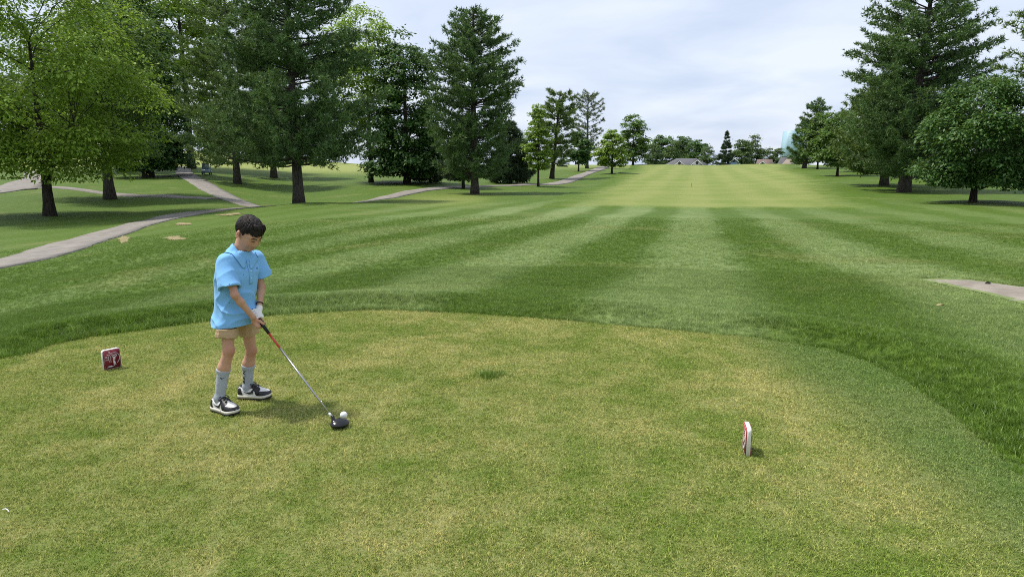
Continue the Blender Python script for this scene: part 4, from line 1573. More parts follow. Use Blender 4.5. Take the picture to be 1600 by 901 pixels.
hb = np.array((0.13, 0.13, 0.14))
hair = boypart("hair", Field(HC - hb, HC + hb, 0.0030).whole(hair_sdf).mesh("hair"), M_HAIR, body)
rng = np.random.default_rng(77)
mbh = MB()
for i in range(260):
    a_ = rng.uniform(-math.pi, math.pi)
    e0 = rng.uniform(0.2, 1.15)
    ln = rng.uniform(0.45, 1.0)
    crown_a = rng.normal(0, 0.25)
    pts = []
    for t in np.linspace(0, 1, 6):
        el_ = e0 - ln * t * 0.9
        aa = a_ + crown_a * t
        dd = np.array((math.cos(aa) * math.cos(el_), math.sin(aa) * math.cos(el_), math.sin(el_)))
        rr_ = np.array((0.099, 0.0800, 0.095)) * (0.995 + 0.03 * math.sin(t * 2.6))
        lp = np.array((-0.012, 0, 0.026)) + dd * rr_
        pts.append(lp)
    pts = np.array(pts)
    lim = np.interp(pts[:, 0], (-0.12, -0.045, -0.025, 0.005, 0.020, 0.030, 0.055, 0.11), (-0.062, -0.052, 0.016, 0.016, -0.010, 0.026, 0.034, 0.024))
    pts = pts[pts[:, 2] > lim - 0.004]
    if len(pts) < 3:
        continue
    w_ = HC + pts @ HM * HS
    mbh.tube(w_, np.linspace(0.0036, 0.0006, len(w_)), 4)
for i in range(46):                                              # the fringe that falls forward
    r0 = rng.uniform(-0.060, 0.050)
    st = np.array((0.040 + rng.normal(0, 0.006), r0 * 0.8, 0.105))
    en = np.array((0.083 - abs(r0) * 0.40 + rng.normal(0, 0.005), r0 - 0.012, 0.036 + max(0, r0 + 0.03) * 0.20 + rng.uniform(-0.016, 0.010)))
    mid_ = (st + en) / 2 + np.array((0.007, 0, 0.012))
    c = catmull(np.array([st, mid_, en]), 7)
    mbh.tube(HC + c @ HM * HS, np.interp(np.linspace(0, 1, 7), (0, 0.5, 1), (0.003, 0.0048, 0.0008)), 5)
boypart("hair_locks", mbh.mesh("hair_locks", True), M_HAIR, body)

# ================================================================== CLOTHES
SL = {"r": (J["r_sh"], W(359.5, 451, 3.965), 0.050, 0.056), "l": (J["l_sh"], W(410.5, 433, 4.235), 0.047, 0.049)}
T_SH = torso_sdf(0.008, 0.003)
HEM_Z = W(366, 511.5, 4.0)[2]


def fold(p):
    """creases of a loose cotton shirt"""
    a = p @ np.array((9.0, -7.0, 21.0))
    b = p @ np.array((-14.0, 10.0, 12.0))
    z = p[..., 2]
    low = sstep(0.98, 0.72, z)
    n1 = vnoise(p * np.array((9, 9, 5.0)), 51)
    n2 = vnoise(p * 17.0 + 7, 52)
    rid = 1 - np.abs(2 * vnoise(np.stack((a * 0.55, b * 0.35, z * 2), -1), 53) - 1)
    rid2 = 1 - np.abs(2 * vnoise(np.stack((b * 0.62, a * 0.22, z * 3), -1), 54) - 1)
    return 0.010 * (n1 - 0.5) + 0.005 * (n2 - 0.5) + (0.005 + 0.008 * low) * (rid ** 3 - 0.2) + (0.003 + 0.005 * low) * (rid2 ** 3 - 0.2)


def shirt_open(p, cut=True):
    d = T_SH(p)
    for s, (a, b, r1, r2) in SL.items():
        ax = unit(b - a)
        ln = np.linalg.norm(b - a)
        f = rc(a, a + ax * (ln + 0.06), r1, r2 + 0.006)
        ds = f(p)
        if cut:
            ds = np.maximum(ds, (p - a) @ ax - ln - 0.004 * np.sin(p[..., 0] * 60))
        d = smin(d, ds, 0.028)
    return d - fold(p)


def shirt_sdf(p):
    fo = fold(p)
    t = T_SH(p) - fo
    d = np.maximum(t, -(t + 0.0115))
    for s, (a, b, r1, r2) in SL.items():
        ax = unit(b - a)
        ln = np.linalg.norm(b - a)
        e = rc(a, a + ax * (ln + 0.06), r1, r2 + 0.006)(p) - fo
        e = np.maximum(np.maximum(e, -(e + 0.0105)), (p - a) @ ax - ln - 0.004 * np.sin(p[..., 0] * 60))
        near_ = sstep(0.10, 0.03, (p - a) @ ax)                      # seam blends softly at the shoulder
        d = np.where(near_ > 0, smin(d, e, 0.004 + 0.020 * near_), np.minimum(d, e))
    hem = HEM_Z + 0.005 * np.sin((p[..., 0] - J["pelvis"][0]) * 14) + 0.005 * (vnoise(p * 14, 61) - 0.5) - p[..., 2]
    d = np.maximum(d, hem)
    nk = rc(J["neck"] - np.array((0, 0, 0.012)), hp(-0.03, 0, -0.03), 0.049, 0.056)
    return np.maximum(d, -nk(p))


slo = np.array((J["r_sh"][0] - 0.16, 3.84, HEM_Z - 0.04))
shi = np.array((J["l_el"][0] + 0.10, 4.40, J["neck"][2] + 0.06))
shirt = boypart("shirt", Field(slo, shi, 0.0042).whole(shirt_sdf).mesh("shirt"), M_SHIRT)

# collar: a band that folds outwards, open in front
NA = unit(hp(-0.03, 0, -0.05) - J["neck"])
na1 = unit(FRONT - NA * (FRONT @ NA))
na2 = np.cross(NA, na1)


def shirt_solid(p):
    return shirt_open(p)


for sgn in (1, -1):
    nth, nv = 26, 9
    P = np.zeros((nth, nv, 3))
    for i, th_ in enumerate(np.linspace(math.radians(10), math.pi + 0.02, nth)):
        fr_ = max(0.0, math.cos(th_))
        for j_, v_ in enumerate(np.linspace(0, 1, nv)):
            tip = math.exp(-((th_ - 0.28) / 0.30) ** 2)
            r_ = 0.049 + 0.040 * v_ + 0.012 * tip * v_
            hgt = (0.046 - 0.040 * fr_) + 0.010 * math.sin(min(1, v_ * 3) * math.pi) - (0.062 - 0.016 * fr_ + 0.030 * tip) * v_
            P[i, j_] = J["neck"] + NA * hgt + (na1 * math.cos(th_) + na2 * math.sin(th_) * sgn) * r_
    for _ in range(25):
        d_ = shirt_solid(P)
        gr_ = grad(shirt_solid, P)
        vv = np.linspace(0, 1, nv)[None, :]
        push = np.where(vv > 0.3, np.maximum(0, 0.007 - d_), 0)
        P = P + gr_ * push[..., None]
        over = np.where(vv > 0.85, np.maximum(0, d_ - 0.010), 0) * 0.3
        P = P - gr_ * over[..., None]
    nrm = np.cross(np.gradient(P, axis=0), np.gradient(P, axis=1))
    nrm = unit(nrm)
    outw = unit(P - (J["neck"] - NA * 0.03))
    if (nrm * outw).sum() < 0:
        P, nrm = P[:, ::-1], nrm[:, ::-1]
        nrm = -unit(np.cross(np.gradient(P, axis=0), np.gradient(P, axis=1))) * -1
    boysheet("collar", P, M_COLLAR, 0.0035, nrm, shirt)

# placket, buttons, chest emblem
top_f = J["neck"] + FRONT * 0.20 - np.array((0, 0, 0.035))
zz = np.linspace(0, -0.145, 16)
P = np.stack([np.stack([top_f + np.array((0, 0, z_)) + SIDE * x_ for x_ in (-0.013, -0.006, 0.006, 0.013)]) for z_ in zz])
P = march(shirt_solid, P, -FRONT, 0.0)
nrm = grad(shirt_solid, P)
boysheet("placket", (P + nrm * 0.0032)[:, ::-1], M_COLLAR, 0.003, nrm[:, ::-1], shirt)
for z_ in (-0.020, -0.066, -0.112):
    c = march(shirt_solid, (top_f + np.array((0, 0, z_)))[None], -FRONT)[0]
    n_ = grad(shirt_solid, c[None])[0]
    mb = MB()
    mb.tube(np.array([c + n_ * 0.003, c + n_ * 0.0058]) - BOY_AT, [0.0055, 0.0048], 12)
    mb.build("button", M_BUTTON, shirt)
c = march(shirt_solid, (J["neck"] + FRONT * 0.2 + SIDE * 0.062 - np.array((0, 0, 0.095)))[None], -FRONT)[0]
n_ = grad(shirt_solid, c[None])[0]
mb = MB()
tx = unit(np.cross(np.array((0, 0, 1)), n_))
ty_ = np.cross(n_, tx)
em = [(-0.007, 0.006), (-0.002, -0.007), (0.006, 0.008), (0.0015, 0.001)]
mb.add([c - BOY_AT + n_ * 0.002 + tx * a + ty_ * b for a, b in em] + [c - BOY_AT + n_ * 0.0005 + tx * a + ty_ * b for a, b in em], [(0, 1, 2, 3), (7, 6, 5, 4), (1, 0, 4, 5), (2, 1, 5, 6), (3, 2, 6, 7), (0, 3, 7, 4)])
mb.build("emblem", M_NAVY, shirt)

# shorts
SHORT_END = {"r": (W(354.5, 527, 4.01), 0.052), "l": (W(388, 521, 4.205), 0.051)}


def shorts_open(p, cut=True):
    d = ell(J["pelvis"] + np.array((0, 0, -0.01)), (0.105, 0.086, 0.10), np.stack((SIDE, FRONT, np.array((0, 0, 1.0)))))(p)
    for s in ("r", "l"):
        a = J[s + "_hip"]
        b, r_ = SHORT_END[s]
        ax = unit(b - a)
        ln = np.linalg.norm(b - a)
        ds = rc(a, a + ax * (ln + 0.05), 0.076, r_ + 0.002)(p)
        cuff = 0.003 * (sstep(ln - 0.030, ln - 0.026, (p - a) @ ax))
        ds = ds - cuff
        if cut:
            ds = np.maximum(ds, (p - a) @ ax - ln)
        d = smin(d, ds, 0.015)
    rid = 1 - np.abs(2 * vnoise(p * np.array((22, 22, 9.0)), 71) - 1)
    return d - 0.006 * (rid ** 2 - 0.3)


def shorts_sdf(p):
    d = np.maximum(shorts_open(p), -(shorts_open(p, False) + 0.012))
    over = np.where(p[..., 2] > HEM_Z - 0.005, T_SH(p) + 0.024, -1.0)          # stays under the shirt
    return np.maximum(d, over)


plo = J["pelvis"] - np.array((0.19, 0.20, 0.28))
phi_ = J["pelvis"] + np.array((0.19, 0.22, 0.10))
boypart("shorts", Field(plo, phi_, 0.0042).whole(shorts_sdf).mesh("shorts"), M_KHAKI)

# socks
SOCK_TOP = {"r": W(347, 577, 4.0), "l": W(389, 571, 4.22)}
sock_fn = {}
for s in ("r", "l"):
    kn, an = J[s + "_knee"], J[s + "_ankle"]
    ax = unit(an - kn)
    calf = kn + (an - kn) * 0.36 + np.array((-0.010, 0.004, 0))
    t0 = (SOCK_TOP[s] - kn) @ ax

    def sock(p, kn=kn, an=an, ax=ax, calf=calf, t0=t0):
        d = smin(rc(kn, calf, 0.0345, 0.0375)(p), rc(calf, an, 0.0375, 0.0290)(p), 0.02)
        d = smin(d, rc(an, an + np.array((0.02, 0, -0.04)), 0.0300, 0.029)(p), 0.02)
        t = (p - kn) @ ax
        d = d - 0.0018 * (1 - sstep(t0 + 0.022, t0 + 0.028, t)) - 0.0022 * (vnoise(p * np.array((25, 25, 60)), 81) - 0.5)
        return np.maximum(d, t0 - t)
    sock_fn[s] = sock
    c = (kn + an) / 2
    so = boypart("sock", Field(np.minimum(kn, an) - 0.075, np.maximum(kn, an) + 0.075, 0.004).whole(sock).mesh("sock"), M_SOCK)
    tag(so)
    if s == "l":
        tm = text_mesh("NIKE", 0.042, 0.0016)
        base_dir = unit(np.array((-0.62, -0.78, 0)))
        start, spread_ = 0.062, 1.0
    else:
        base_dir = unit(np.array((0.30, -0.95, 0)))
    b1 = unit(base_dir - ax * (base_dir @ ax))
    b2 = np.cross(ax, b1)
    if s == "l":
        tv_ = verts_of(tm)
        u_, w_ = tv_[:, 0], tv_[:, 1]
        q = kn + ax * (t0 + 0.072 + u_)[:, None]
        an_ = (w_ * 0.75 - 0.010) / 0.036
        dirs = b1 * np.cos(an_)[:, None] + b2 * np.sin(an_)[:, None] * -1
        pp = march(sock, q + dirs * 0.06, -dirs, 0.0012)
        tm.vertices.foreach_set("co", pp.astype(np.float32).ravel())
        tm.update()
        boypart("lettering", tm, M_BLACKPRINT, so)
    else:
        sw = [(-0.018, 0.004), (-0.016, -0.004), (-0.010, -0.008), (-0.003, -0.006), (0.018, 0.009), (-0.002, 0.000), (-0.009, -0.001), (-0.013, 0.001)]
        q = np.array([kn + ax * (t0 + 0.040 - b) for a, b in sw])
        an_ = np.array([a / 0.036 for a, b in sw])
        dirs = b1 * np.cos(an_)[:, None] - b2 * np.sin(an_)[:, None]
        pp = march(sock, q + dirs * 0.06, -dirs, 0.0014)
        n_ = len(pp)
        me_ = np_mesh("emblem", pp, [np.array([(1, 0, 7), (1, 7, 6), (1, 6, 2), (2, 6, 5), (2, 5, 3), (3, 5, 4)])])
        boypart("emblem", me_, M_BLACKPRINT, so)

# glove and wristband on the left hand
GF = Field(HAND_L - 0.10, np.maximum(HAND_L, J["l_wr"]) + 0.10, 0.0032)
for f, k_ in hand_prims(HAND_L, J["l_wr"], KN_L, 0.0015):
    GF.add(f, k_)
GF.add(rc(J["l_wr"] + unit(J["l_el"] - J["l_wr"]) * 0.012, J["l_wr"], 0.0195, 0.0195), 0.006)
boypart("glove", GF.mesh("glove"), M_GLOVE)
wa = unit(J["l_el"] - J["l_wr"])
ang_ = np.linspace(0, 2 * math.pi, 25)
x1_ = unit(np.cross(wa, np.array((0, 1.0, 0))))
x2_ = np.cross(wa, x1_)
ctr = J["l_wr"] + wa * 0.040
mb = MB()
mb.tube(ctr + np.cos(ang_)[:, None] * x1_ * 0.0195 + np.sin(ang_)[:, None] * x2_ * 0.0195 - BOY_AT, 0.0036, 6, False)
mb.build("wristband", M_BAND, None).parent = boy

# ================================================================== SHOES
SH_L = 0.212
ST = np.array((0, .03, .08, .16, .30, .42, .50, .62, .75, .88, .95, .985, 1.0))
SWD = np.array((.012, .024, .030, .0325, .0325, .0330, .0345, .0385, .0405, .0365, .028, .018, .006)) * 1.04
STT = np.array((.030, .052, .060, .052, .046, .058, .066, .054, .040, .033, .027, .021, .012))


def shoe_grid(nS=110, nA=54, off=0.0):
    s = np.linspace(0, 1, nS)
    w = np.interp(s, ST, SWD) + off
    t = np.interp(s, ST, STT) + off
    a = np.linspace(0, math.pi, nA)
    ca, sa = np.cos(a), np.sin(a)
    y = w[:, None] * (np.sign(ca) * np.abs(ca) ** 0.72)[None]
    hz = (sa ** 0.62)[None] * np.ones((nS, 1))
    narrow = 1 - 0.25 * hz ** 3
    z = 0.022 + t[:, None] * hz
    x = (s * SH_L)[:, None] * np.ones((1, nA)) + off * np.where(s[:, None] > 0.9, 1, np.where(s[:, None] < 0.05, -1, 0))
    return np.stack((x, y * narrow, z), -1), s, hz


def in_poly(px_, py_, poly):
    ins = np.zeros(px_.shape, dtype=bool)
    for k_ in range(len(poly)):
        (x0, y0), (x1, y1) = poly[k_], poly[(k_ + 1) % len(poly)]
        c_ = (y0 > py_) != (y1 > py_)
        ins ^= c_ & (px_ < (x1 - x0) * (py_ - y0) / ((y1 - y0) if abs(y1 - y0) > 1e-9 else 1e-9) + x0)
    return ins


def make_shoe(origin, yaw_, side_label):
    root = empty("shoe", origin, yaw_)
    root.parent = boy
    root.location = tuple(np.array(origin) - BOY_AT)
    G0, s, hz = shoe_grid()
    sheet("upper", G0, M_LEATHERW, root)
    nS, nA = hz.shape
    S_ = np.repeat(s[:, None], nA, 1)
    sc, hc = (S_[:-1, :-1] + S_[1:, 1:]) / 2, (hz[:-1, :-1] + hz[1:, 1:]) / 2
    fq_ = np.stack((np.arange(nS - 1)[:, None] * nA + np.arange(nA - 1)[None], np.arange(nS - 1)[:, None] * nA + np.arange(1, nA)[None],
                    np.arange(1, nS)[:, None] * nA + np.arange(1, nA)[None], np.arange(1, nS)[:, None] * nA + np.arange(nA - 1)[None]), -1)
    G1 = shoe_grid(off=0.0016)[0]
    G2 = shoe_grid(off=0.0030)[0]
    shapes = [
        ("heel_counter", G1, [(0, 0), (0.20, 0), (0.16, 0.45), (0.13, 0.78), (0.0, 0.78)]),
        ("heel_tab", G1, [(0, 0.90), (0.06, 0.90), (0.30, 0.88), (0.36, 1.01), (0, 1.01)]),
        ("eyestay", G1, [(0.18, 0.88), (0.34, 0.80), (0.48, 0.74), (0.58, 0.42), (0.62, 0.0), (0.72, 0.0), (0.70, 0.55), (0.735, 0.90), (0.70, 0.99), (0.40, 0.995), (0.20, 0.97)]),
        ("toe_guard", G1, [(0.64, 0), (0.70, 0.66), (0.80, 0.76), (0.90, 0.86), (0.955, 0.93), (0.96, 1.01), (1.01, 1.01), (1.01, 0.0)]),
        ("tongue", G2, [(0.37, 0.955), (0.60, 0.955), (0.60, 1.01), (0.37, 1.01)]),
        ("swoosh", G2, [(.53, .66), (.52, .40), (.475, .22), (.40, .18), (.32, .30), (.17, .62), (.33, .43), (.40, .37), (.45, .42), (.495, .58)]),
    ]
    for nm, GG, poly in shapes:
        m_ = in_poly(sc, hc, poly)
        if not m_.any():
            continue
        jc = np.arange(nA - 1)[None] * np.ones((nS - 1, 1))
        for mm in ((m_ & (jc < nA // 2), m_ & (jc >= nA // 2)) if nm == "swoosh" else (m_,)):
            f = fq_[mm]
            used, inv = np.unique(f, return_inverse=True)
            obj(nm, np_mesh(nm, GG.reshape(-1, 3)[used], inv.reshape(f.shape), True), M_LEATHERB, root)
    # sole: white band and black tread
    for nm, z0_, z1_, off, ma in (("midsole", 0.005, 0.0235, 0.0030, M_MIDSOLE), ("outsole", -0.004, 0.0058, 0.0030, M_OUTSOLE)):
        sx = np.linspace(0, 1, 40)
        ww = np.interp(sx, ST, SWD) + off
        left = np.stack((sx * SH_L, ww), 1)
        right = np.stack((sx[::-1] * SH_L, -ww[::-1]), 1)
        out = np.concatenate((right[::-1], left[::-1]))
        out[:, 0] += np.where(out[:, 0] > 0.5 * SH_L, off, -off)
        k_ = len(out)
        toe_up = 0.010 * sstep(0.78, 1.0, out[:, 0] / SH_L)
        lift = toe_up if nm != "x" else 0
        v = np.concatenate((np.concatenate((out, (z0_ + lift)[:, None]), 1), np.concatenate((out, (z1_ + lift * 0.6)[:, None]), 1)))
        q = [(i, (i + 1) % k_, k_ + (i + 1) % k_, k_ + i) for i in range(k_)]
        half = k_ // 2
        tq_ = []
        for i in range(half - 1):
            a0, a1, b0, b1_ = i, i + 1, k_ - 1 - i, k_ - 2 - i
            tq_ += [(a0, b0, b1_, a1), (k_ + a0, k_ + a1, k_ + b1_, k_ + b0)]
        obj(nm, np_mesh(nm, v, np.array(q + tq_)), ma, root)
    # laces
    for i, s_ in enumerate((0.44, 0.49, 0.54, 0.59, 0.64)):
        w_ = np.interp(s_, ST, SWD)
        t_ = np.interp(s_, ST, STT)
        a = np.linspace(0.30, 0.70, 9) * math.pi
        y = w_ * np.sign(np.cos(a)) * np.abs(np.cos(a)) ** 0.72 * 0.72
        z = 0.022 + t_ * np.sin(a) ** 0.62 + 0.0045
        mb_ = MB()
        mb_.tube(np.stack((np.full(9, s_ * SH_L) + 0.004 * np.linspace(-1, 1, 9) * (-1) ** i, y, z), 1), 0.0030, 5)
        mb_.build("lace", M_LEATHERB, root)
    mb_ = MB()
    for sg in (1, -1):
        c_ = np.array([(0.092, 0, 0.088), (0.094, sg * 0.022, 0.096), (0.104, sg * 0.038, 0.080), (0.100, sg * 0.016, 0.084)])
        mb_.tube(catmull(c_, 14), 0.0026, 5)
        c_ = np.array([(0.094, 0, 0.088), (0.112, sg * 0.026, 0.078), (0.112, sg * 0.041, 0.052), (0.108, sg * 0.043, 0.034)])
        mb_.tube(catmull(c_, 14), 0.0022, 5)
    mb_.build("lace_bow", M_LEATHERB, root, True)
    return root


ra, la = J["r_ankle"], J["l_ankle"]
for an, yaw_ in ((ra, math.radians(-30)), (la, math.radians(-3))):
    d_ = np.array((math.cos(yaw_), math.sin(yaw_), 0))
    make_shoe(np.array((an[0], an[1], 0.006)) - d_ * 0.062, yaw_, "")

# ================================================================== THE CLUB, THE BALL AND ITS PEG
M_GRIP = plain("black_rubber_grip", (0.016, 0.016, 0.018), 0.75, 0.3, bump=0.4, scale=220)
M_SHAFTRED = plain("red_shaft_paint", (0.50, 0.045, 0.025), 0.3, 0.5, grain=0.15)
M_STEEL = plain("brushed_steel", (0.42, 0.42, 0.43), 0.28, 0.5, 1.0, grain=0.1)
M_FERRULE = plain("white_ferrule", (0.75, 0.75, 0.75), 0.4)
M_CLUBBLACK = plain("gloss_black_crown", (0.010, 0.010, 0.012), 0.16, 0.5, grain=0.1)
M_FACE = plain("dark_steel_face", (0.10, 0.10, 0.105), 0.35, 0.5, 0.8)
club = empty("golf_club", (CLUB_LOW[0], CLUB_LOW[1], 0.0))
tag(club, "junior golf driver with black grip, red and steel shaft and black head", "golf club")
CO = np.array((CLUB_LOW[0], CLUB_LOW[1], 0.0))
CLEN = np.linalg.norm(CLUB_LOW - CLUB_TOP)


def cp(t):
    return CLUB_TOP + CAX * (t * CLEN) - CO


tg = np.linalg.norm(on_club(420.5) - CLUB_TOP) / CLEN
tr_ = np.linalg.norm(on_club(437.5) - CLUB_TOP) / CLEN
MB().tube(np.array([cp(-0.012), cp(0.0), cp(0.02), cp(tg * 0.5), cp(tg)]), [0.009, 0.0128, 0.0124, 0.0112, 0.0092], 14).build("grip", M_GRIP, club, True)
MB().tube(np.array([cp(tg), cp(tr_)]), [0.0072, 0.0066], 12).build("red_shaft", M_SHAFTRED, club, True)
MB().tube(np.array([cp(tr_), cp(0.97)]), [0.0066, 0.0050], 12).build("shaft", M_STEEL, club, True)
MB().tube(np.array([cp(0.962), cp(0.966), cp(0.985)]), [0.0052, 0.0072, 0.0076], 12).build("ferrule", M_FERRULE, club, True)
# the head: a hollow-looking wood, heel at the hosel, toe away from the player, face towards the target (+y)
toe_dir = unit(np.array((0.86, 0.50, 0)))
face_dir = np.array((-toe_dir[1], toe_dir[0], 0))
HDC = CLUB_LOW * np.array((1, 1, 0)) + toe_dir * 0.034 - face_dir * 0.028 + np.array((0, 0, 0.030))
HDM = np.stack((toe_dir, face_dir, np.array((0, 0, 1.0))))


def head_f2(p):
    q = (p - HDC) @ HDM.T
    d = ell((0, 0.004, -0.006), (0.053, 0.040, 0.020))(q)
    d = smin(d, ell((0.004, 0.016, -0.003), (0.048, 0.026, 0.023))(q), 0.02)
    d = smin(d, rc((-0.030, 0.024, 0.008), (-0.031, 0.030, 0.036), 0.011, 0.0095)(q), 0.012)
    d = np.maximum(d, -0.026 - q[..., 2])
    return np.maximum(d, q[..., 1] - 0.036 - 0.10 * q[..., 2])


hm_ = Field(HDC - 0.085, HDC + 0.085, 0.0026).whole(head_f2).mesh("club_head")
hm_.transform(Matrix.Translation(Vector(-CO)))
chead = obj("club_head", hm_, M_CLUBBLACK, club)
mb = MB()
fp = [(a, b) for a, b in ((-0.030, -0.016), (0.030, -0.018), (0.044, -0.004), (0.040, 0.012), (0.010, 0.019), (-0.022, 0.015), (-0.034, 0.002))]
v0 = [HDC - CO + toe_dir * a + face_dir * (0.0372 + 0.10 * b) + np.array((0, 0, b)) for a, b in fp]
mb.add(v0, [], [(0, k_ + 1, k_) for k_ in range(1, 6)])
mb.build("face_plate", M_FACE, chead)
mb = MB()
for k_ in range(3):
    c_ = catmull(np.array([HDC - CO + toe_dir * a - face_dir * (b + 0.007 * k_) for a, b in ((-0.036, 0.010), (0.0, -0.012), (0.036, 0.004))]), 16)
    w_ = march(lambda p: head_f2(p + CO), c_ + np.array((0, 0, 0.06)), np.array((0, 0, -1.0)), 0.0005)
    if k_ == 0:
        mb.tube(w_, 0.0011, 4)
mb.build("crown_line", M_FACE, chead)

BALL = G(537.0, 648.0, 0.0405)
k_ = NT("white_ball_urethane")
vv = k_.node("ShaderNodeTexVoronoi", {"Vector": k_.objpos(), "Scale": 260.0})
M_BALL = k_.done(k_.surf((0.80, 0.81, 0.82), 0.3, k_.bump(k_.ramp(vv.outputs["Distance"], 0.0, 0.5), 0.5, 0.001), 0.5))
bm_ = Field(-np.ones(3) * 0.026, np.ones(3) * 0.026, 0.0016).whole(lambda p: np.linalg.norm(p, axis=-1) - 0.02135).mesh("golf_ball")
ball = obj("golf_ball", bm_, M_BALL)
ball.location = tuple(BALL)
tag(ball, "white dimpled golf ball teed up just beyond the black club head", "golf ball")
M_PEG = plain("pale_wood", (0.55, 0.42, 0.26), 0.6)
mb = MB()
zt = BALL[2] - 0.0200
mb.tube(np.array([(0, 0, -0.03), (0, 0, 0.0), (0, 0, zt - 0.007), (0, 0, zt - 0.001), (0, 0, zt + 0.001)]), [0.0008, 0.0024, 0.0026, 0.0050, 0.0056], 10)
peg = mb.build("golf_tee", M_PEG, None, True)
peg.location = (BALL[0], BALL[1], 0)
tag(peg, "small wooden tee peg holding up the white ball", "tee peg")

# ================================================================== TEE MARKERS
M_MAROON = plain("maroon_face_paint", (0.165, 0.008, 0.022), 0.45, 0.4, grain=0.15, scale=30)
M_RED = plain("red_face_paint", (0.36, 0.012, 0.026), 0.45, 0.4, grain=0.15, scale=30)
M_MWHITE = plain("white_marker_board", (0.78, 0.77, 0.72), 0.5, 0.4, grain=0.05, scale=30)
M_MLOGO = plain("pale_engraving", (0.62, 0.55, 0.52), 0.6, 0.3)
MW, MH, MT = 0.150, 0.185, 0.025


def rounded(w, h, r, n=7):
    """outline of a board with rounded upper corners, foot a little underground"""
    p = [(-w / 2, -0.02), (w / 2, -0.02)]
    for cx_, a0 in ((w / 2 - r, 0), (-w / 2 + r, math.pi / 2)):
        for t in np.linspace(0, math.pi / 2, n):
            p.append((cx_ + r * math.cos(a0 + t), h - r + r * math.sin(a0 + t)))
    return p


def make_marker(loc, rz, label, face):
    """front face looks along local -y"""
    root = empty("tee_marker", loc, rz)
    root.scale = (0.83, 0.83, 0.83)
    tag(root, label, "tee marker", "tee markers")
    mb_ = MB()
    mb_.prism(rounded(MW, MH, 0.022), -MT / 2, MT / 2)
    mb_.build("board", M_MWHITE, root)
    for sg in (-1, 1):
        mb_ = MB()
        ps = rounded(MW - 0.006, MH - 0.004, 0.020)
        y0, y1 = (-MT / 2 - 0.0035, -MT / 2 + 0.001) if sg < 0 else (MT / 2 - 0.001, MT / 2 + 0.0035)
        mb_.prism(ps, y0, y1)
        pl = mb_.build("face_panel", face, root)
        yo = -MT / 2 - 0.0052 if sg < 0 else MT / 2 + 0.0052

        def flat(pts, closed=True):
            return [(x_ * (1 if sg < 0 else -1), yo, z_) for x_, z_ in pts]
        # border line, ring, golfer, ground swoop
        inn = [(x_ * 0.90, max(z_, 0.012) * 0.965) for x_, z_ in ps]
        mb_ = MB()
        mb_.tube(np.array(flat(inn[1:] + inn[:1] + inn[1:2])), 0.0008, 4)
        mb_.build("border_line", M_MLOGO, pl)
        mb_ = MB()
        a = np.radians(np.linspace(-62, 222, 40))
        mb_.tube(np.array(flat([(0.016 + 0.046 * math.cos(t), 0.100 + 0.052 * math.sin(t)) for t in a])), 0.0020, 5)
        a = np.radians(np.linspace(120, 225, 20))
        mb_.tube(np.array(flat([(0.022 + 0.038 * math.cos(t), 0.098 + 0.044 * math.sin(t)) for t in a])), 0.0014, 5)
        mb_.build("ring", M_MLOGO, pl)
        mb_ = MB()
        for pts, r_ in (([(0.012, 0.030), (0.014, 0.058), (0.012, 0.078)], (0.0045, 0.0065, 0.0085)), ([(0.028, 0.034), (0.020, 0.056), (0.014, 0.076)], (0.0045, 0.006, 0.0085)),
                        ([(0.012, 0.074), (0.018, 0.098), (0.022, 0.110)], (0.0095, 0.0105, 0.0075)), ([(0.022, 0.108), (0.036, 0.116), (0.040, 0.128)], (0.005, 0.0042, 0.0035)),
                        ([(0.019, 0.110), (0.004, 0.112), (0.004, 0.122), (0.034, 0.130)], (0.005, 0.0042, 0.0038, 0.003)), ([(0.040, 0.128), (0.020, 0.142), (-0.006, 0.136)], (0.0016, 0.0013, 0.0013)),
                        ([(0.010, 0.121), (0.0101, 0.1285)], (0.0062, 0.0056))):
            p3 = np.array(flat(pts))
            mb_.tube(p3, r_, 6)
        me_ = mb_.mesh("golfer_figure", True)
        vv_ = verts_of(me_)
        vv_[:, 1] = yo + (vv_[:, 1] - yo) * 0.18
        me_.vertices.foreach_set("co", vv_.astype(np.float32).ravel())
        obj("golfer_figure", me_, M_MLOGO, pl)
        mb_ = MB()
        sw_ = [(-0.055, 0.024), (-0.020, 0.026), (0.012, 0.026), (-0.010, 0.036), (-0.034, 0.040), (-0.016, 0.033), (-0.030, 0.029)]
        mb_.prism([(x_ * (1 if sg < 0 else -1), z_) for x_, z_ in sw_], yo - 0.001, yo + 0.001)
        mb_.build("ground_swoop", M_MLOGO, pl)
        for ch, deg in zip("1968", (186, 164, 143, 122)):
            tmm = text_mesh(ch, 0.026, 0.0008)
            q_ = verts_of(tmm)
            t = math.radians(deg)
            rot = t - math.pi / 2
            x_ = q_[:, 0] * math.cos(rot) - (q_[:, 1] - 0.009) * math.sin(rot)
            z_ = q_[:, 0] * math.sin(rot) + (q_[:, 1] - 0.009) * math.cos(rot)
            x_ = x_ + 0.016 + 0.064 * math.cos(t)
            z_ = z_ + 0.100 + 0.066 * math.sin(t)
            nv_ = np.stack((x_ * (1 if sg < 0 else -1), np.full(len(x_), yo), z_), 1)
            tmm.vertices.foreach_set("co", nv_.astype(np.float32).ravel())
            tmm.update()
            obj("numeral", tmm, M_MLOGO, pl)
    return root


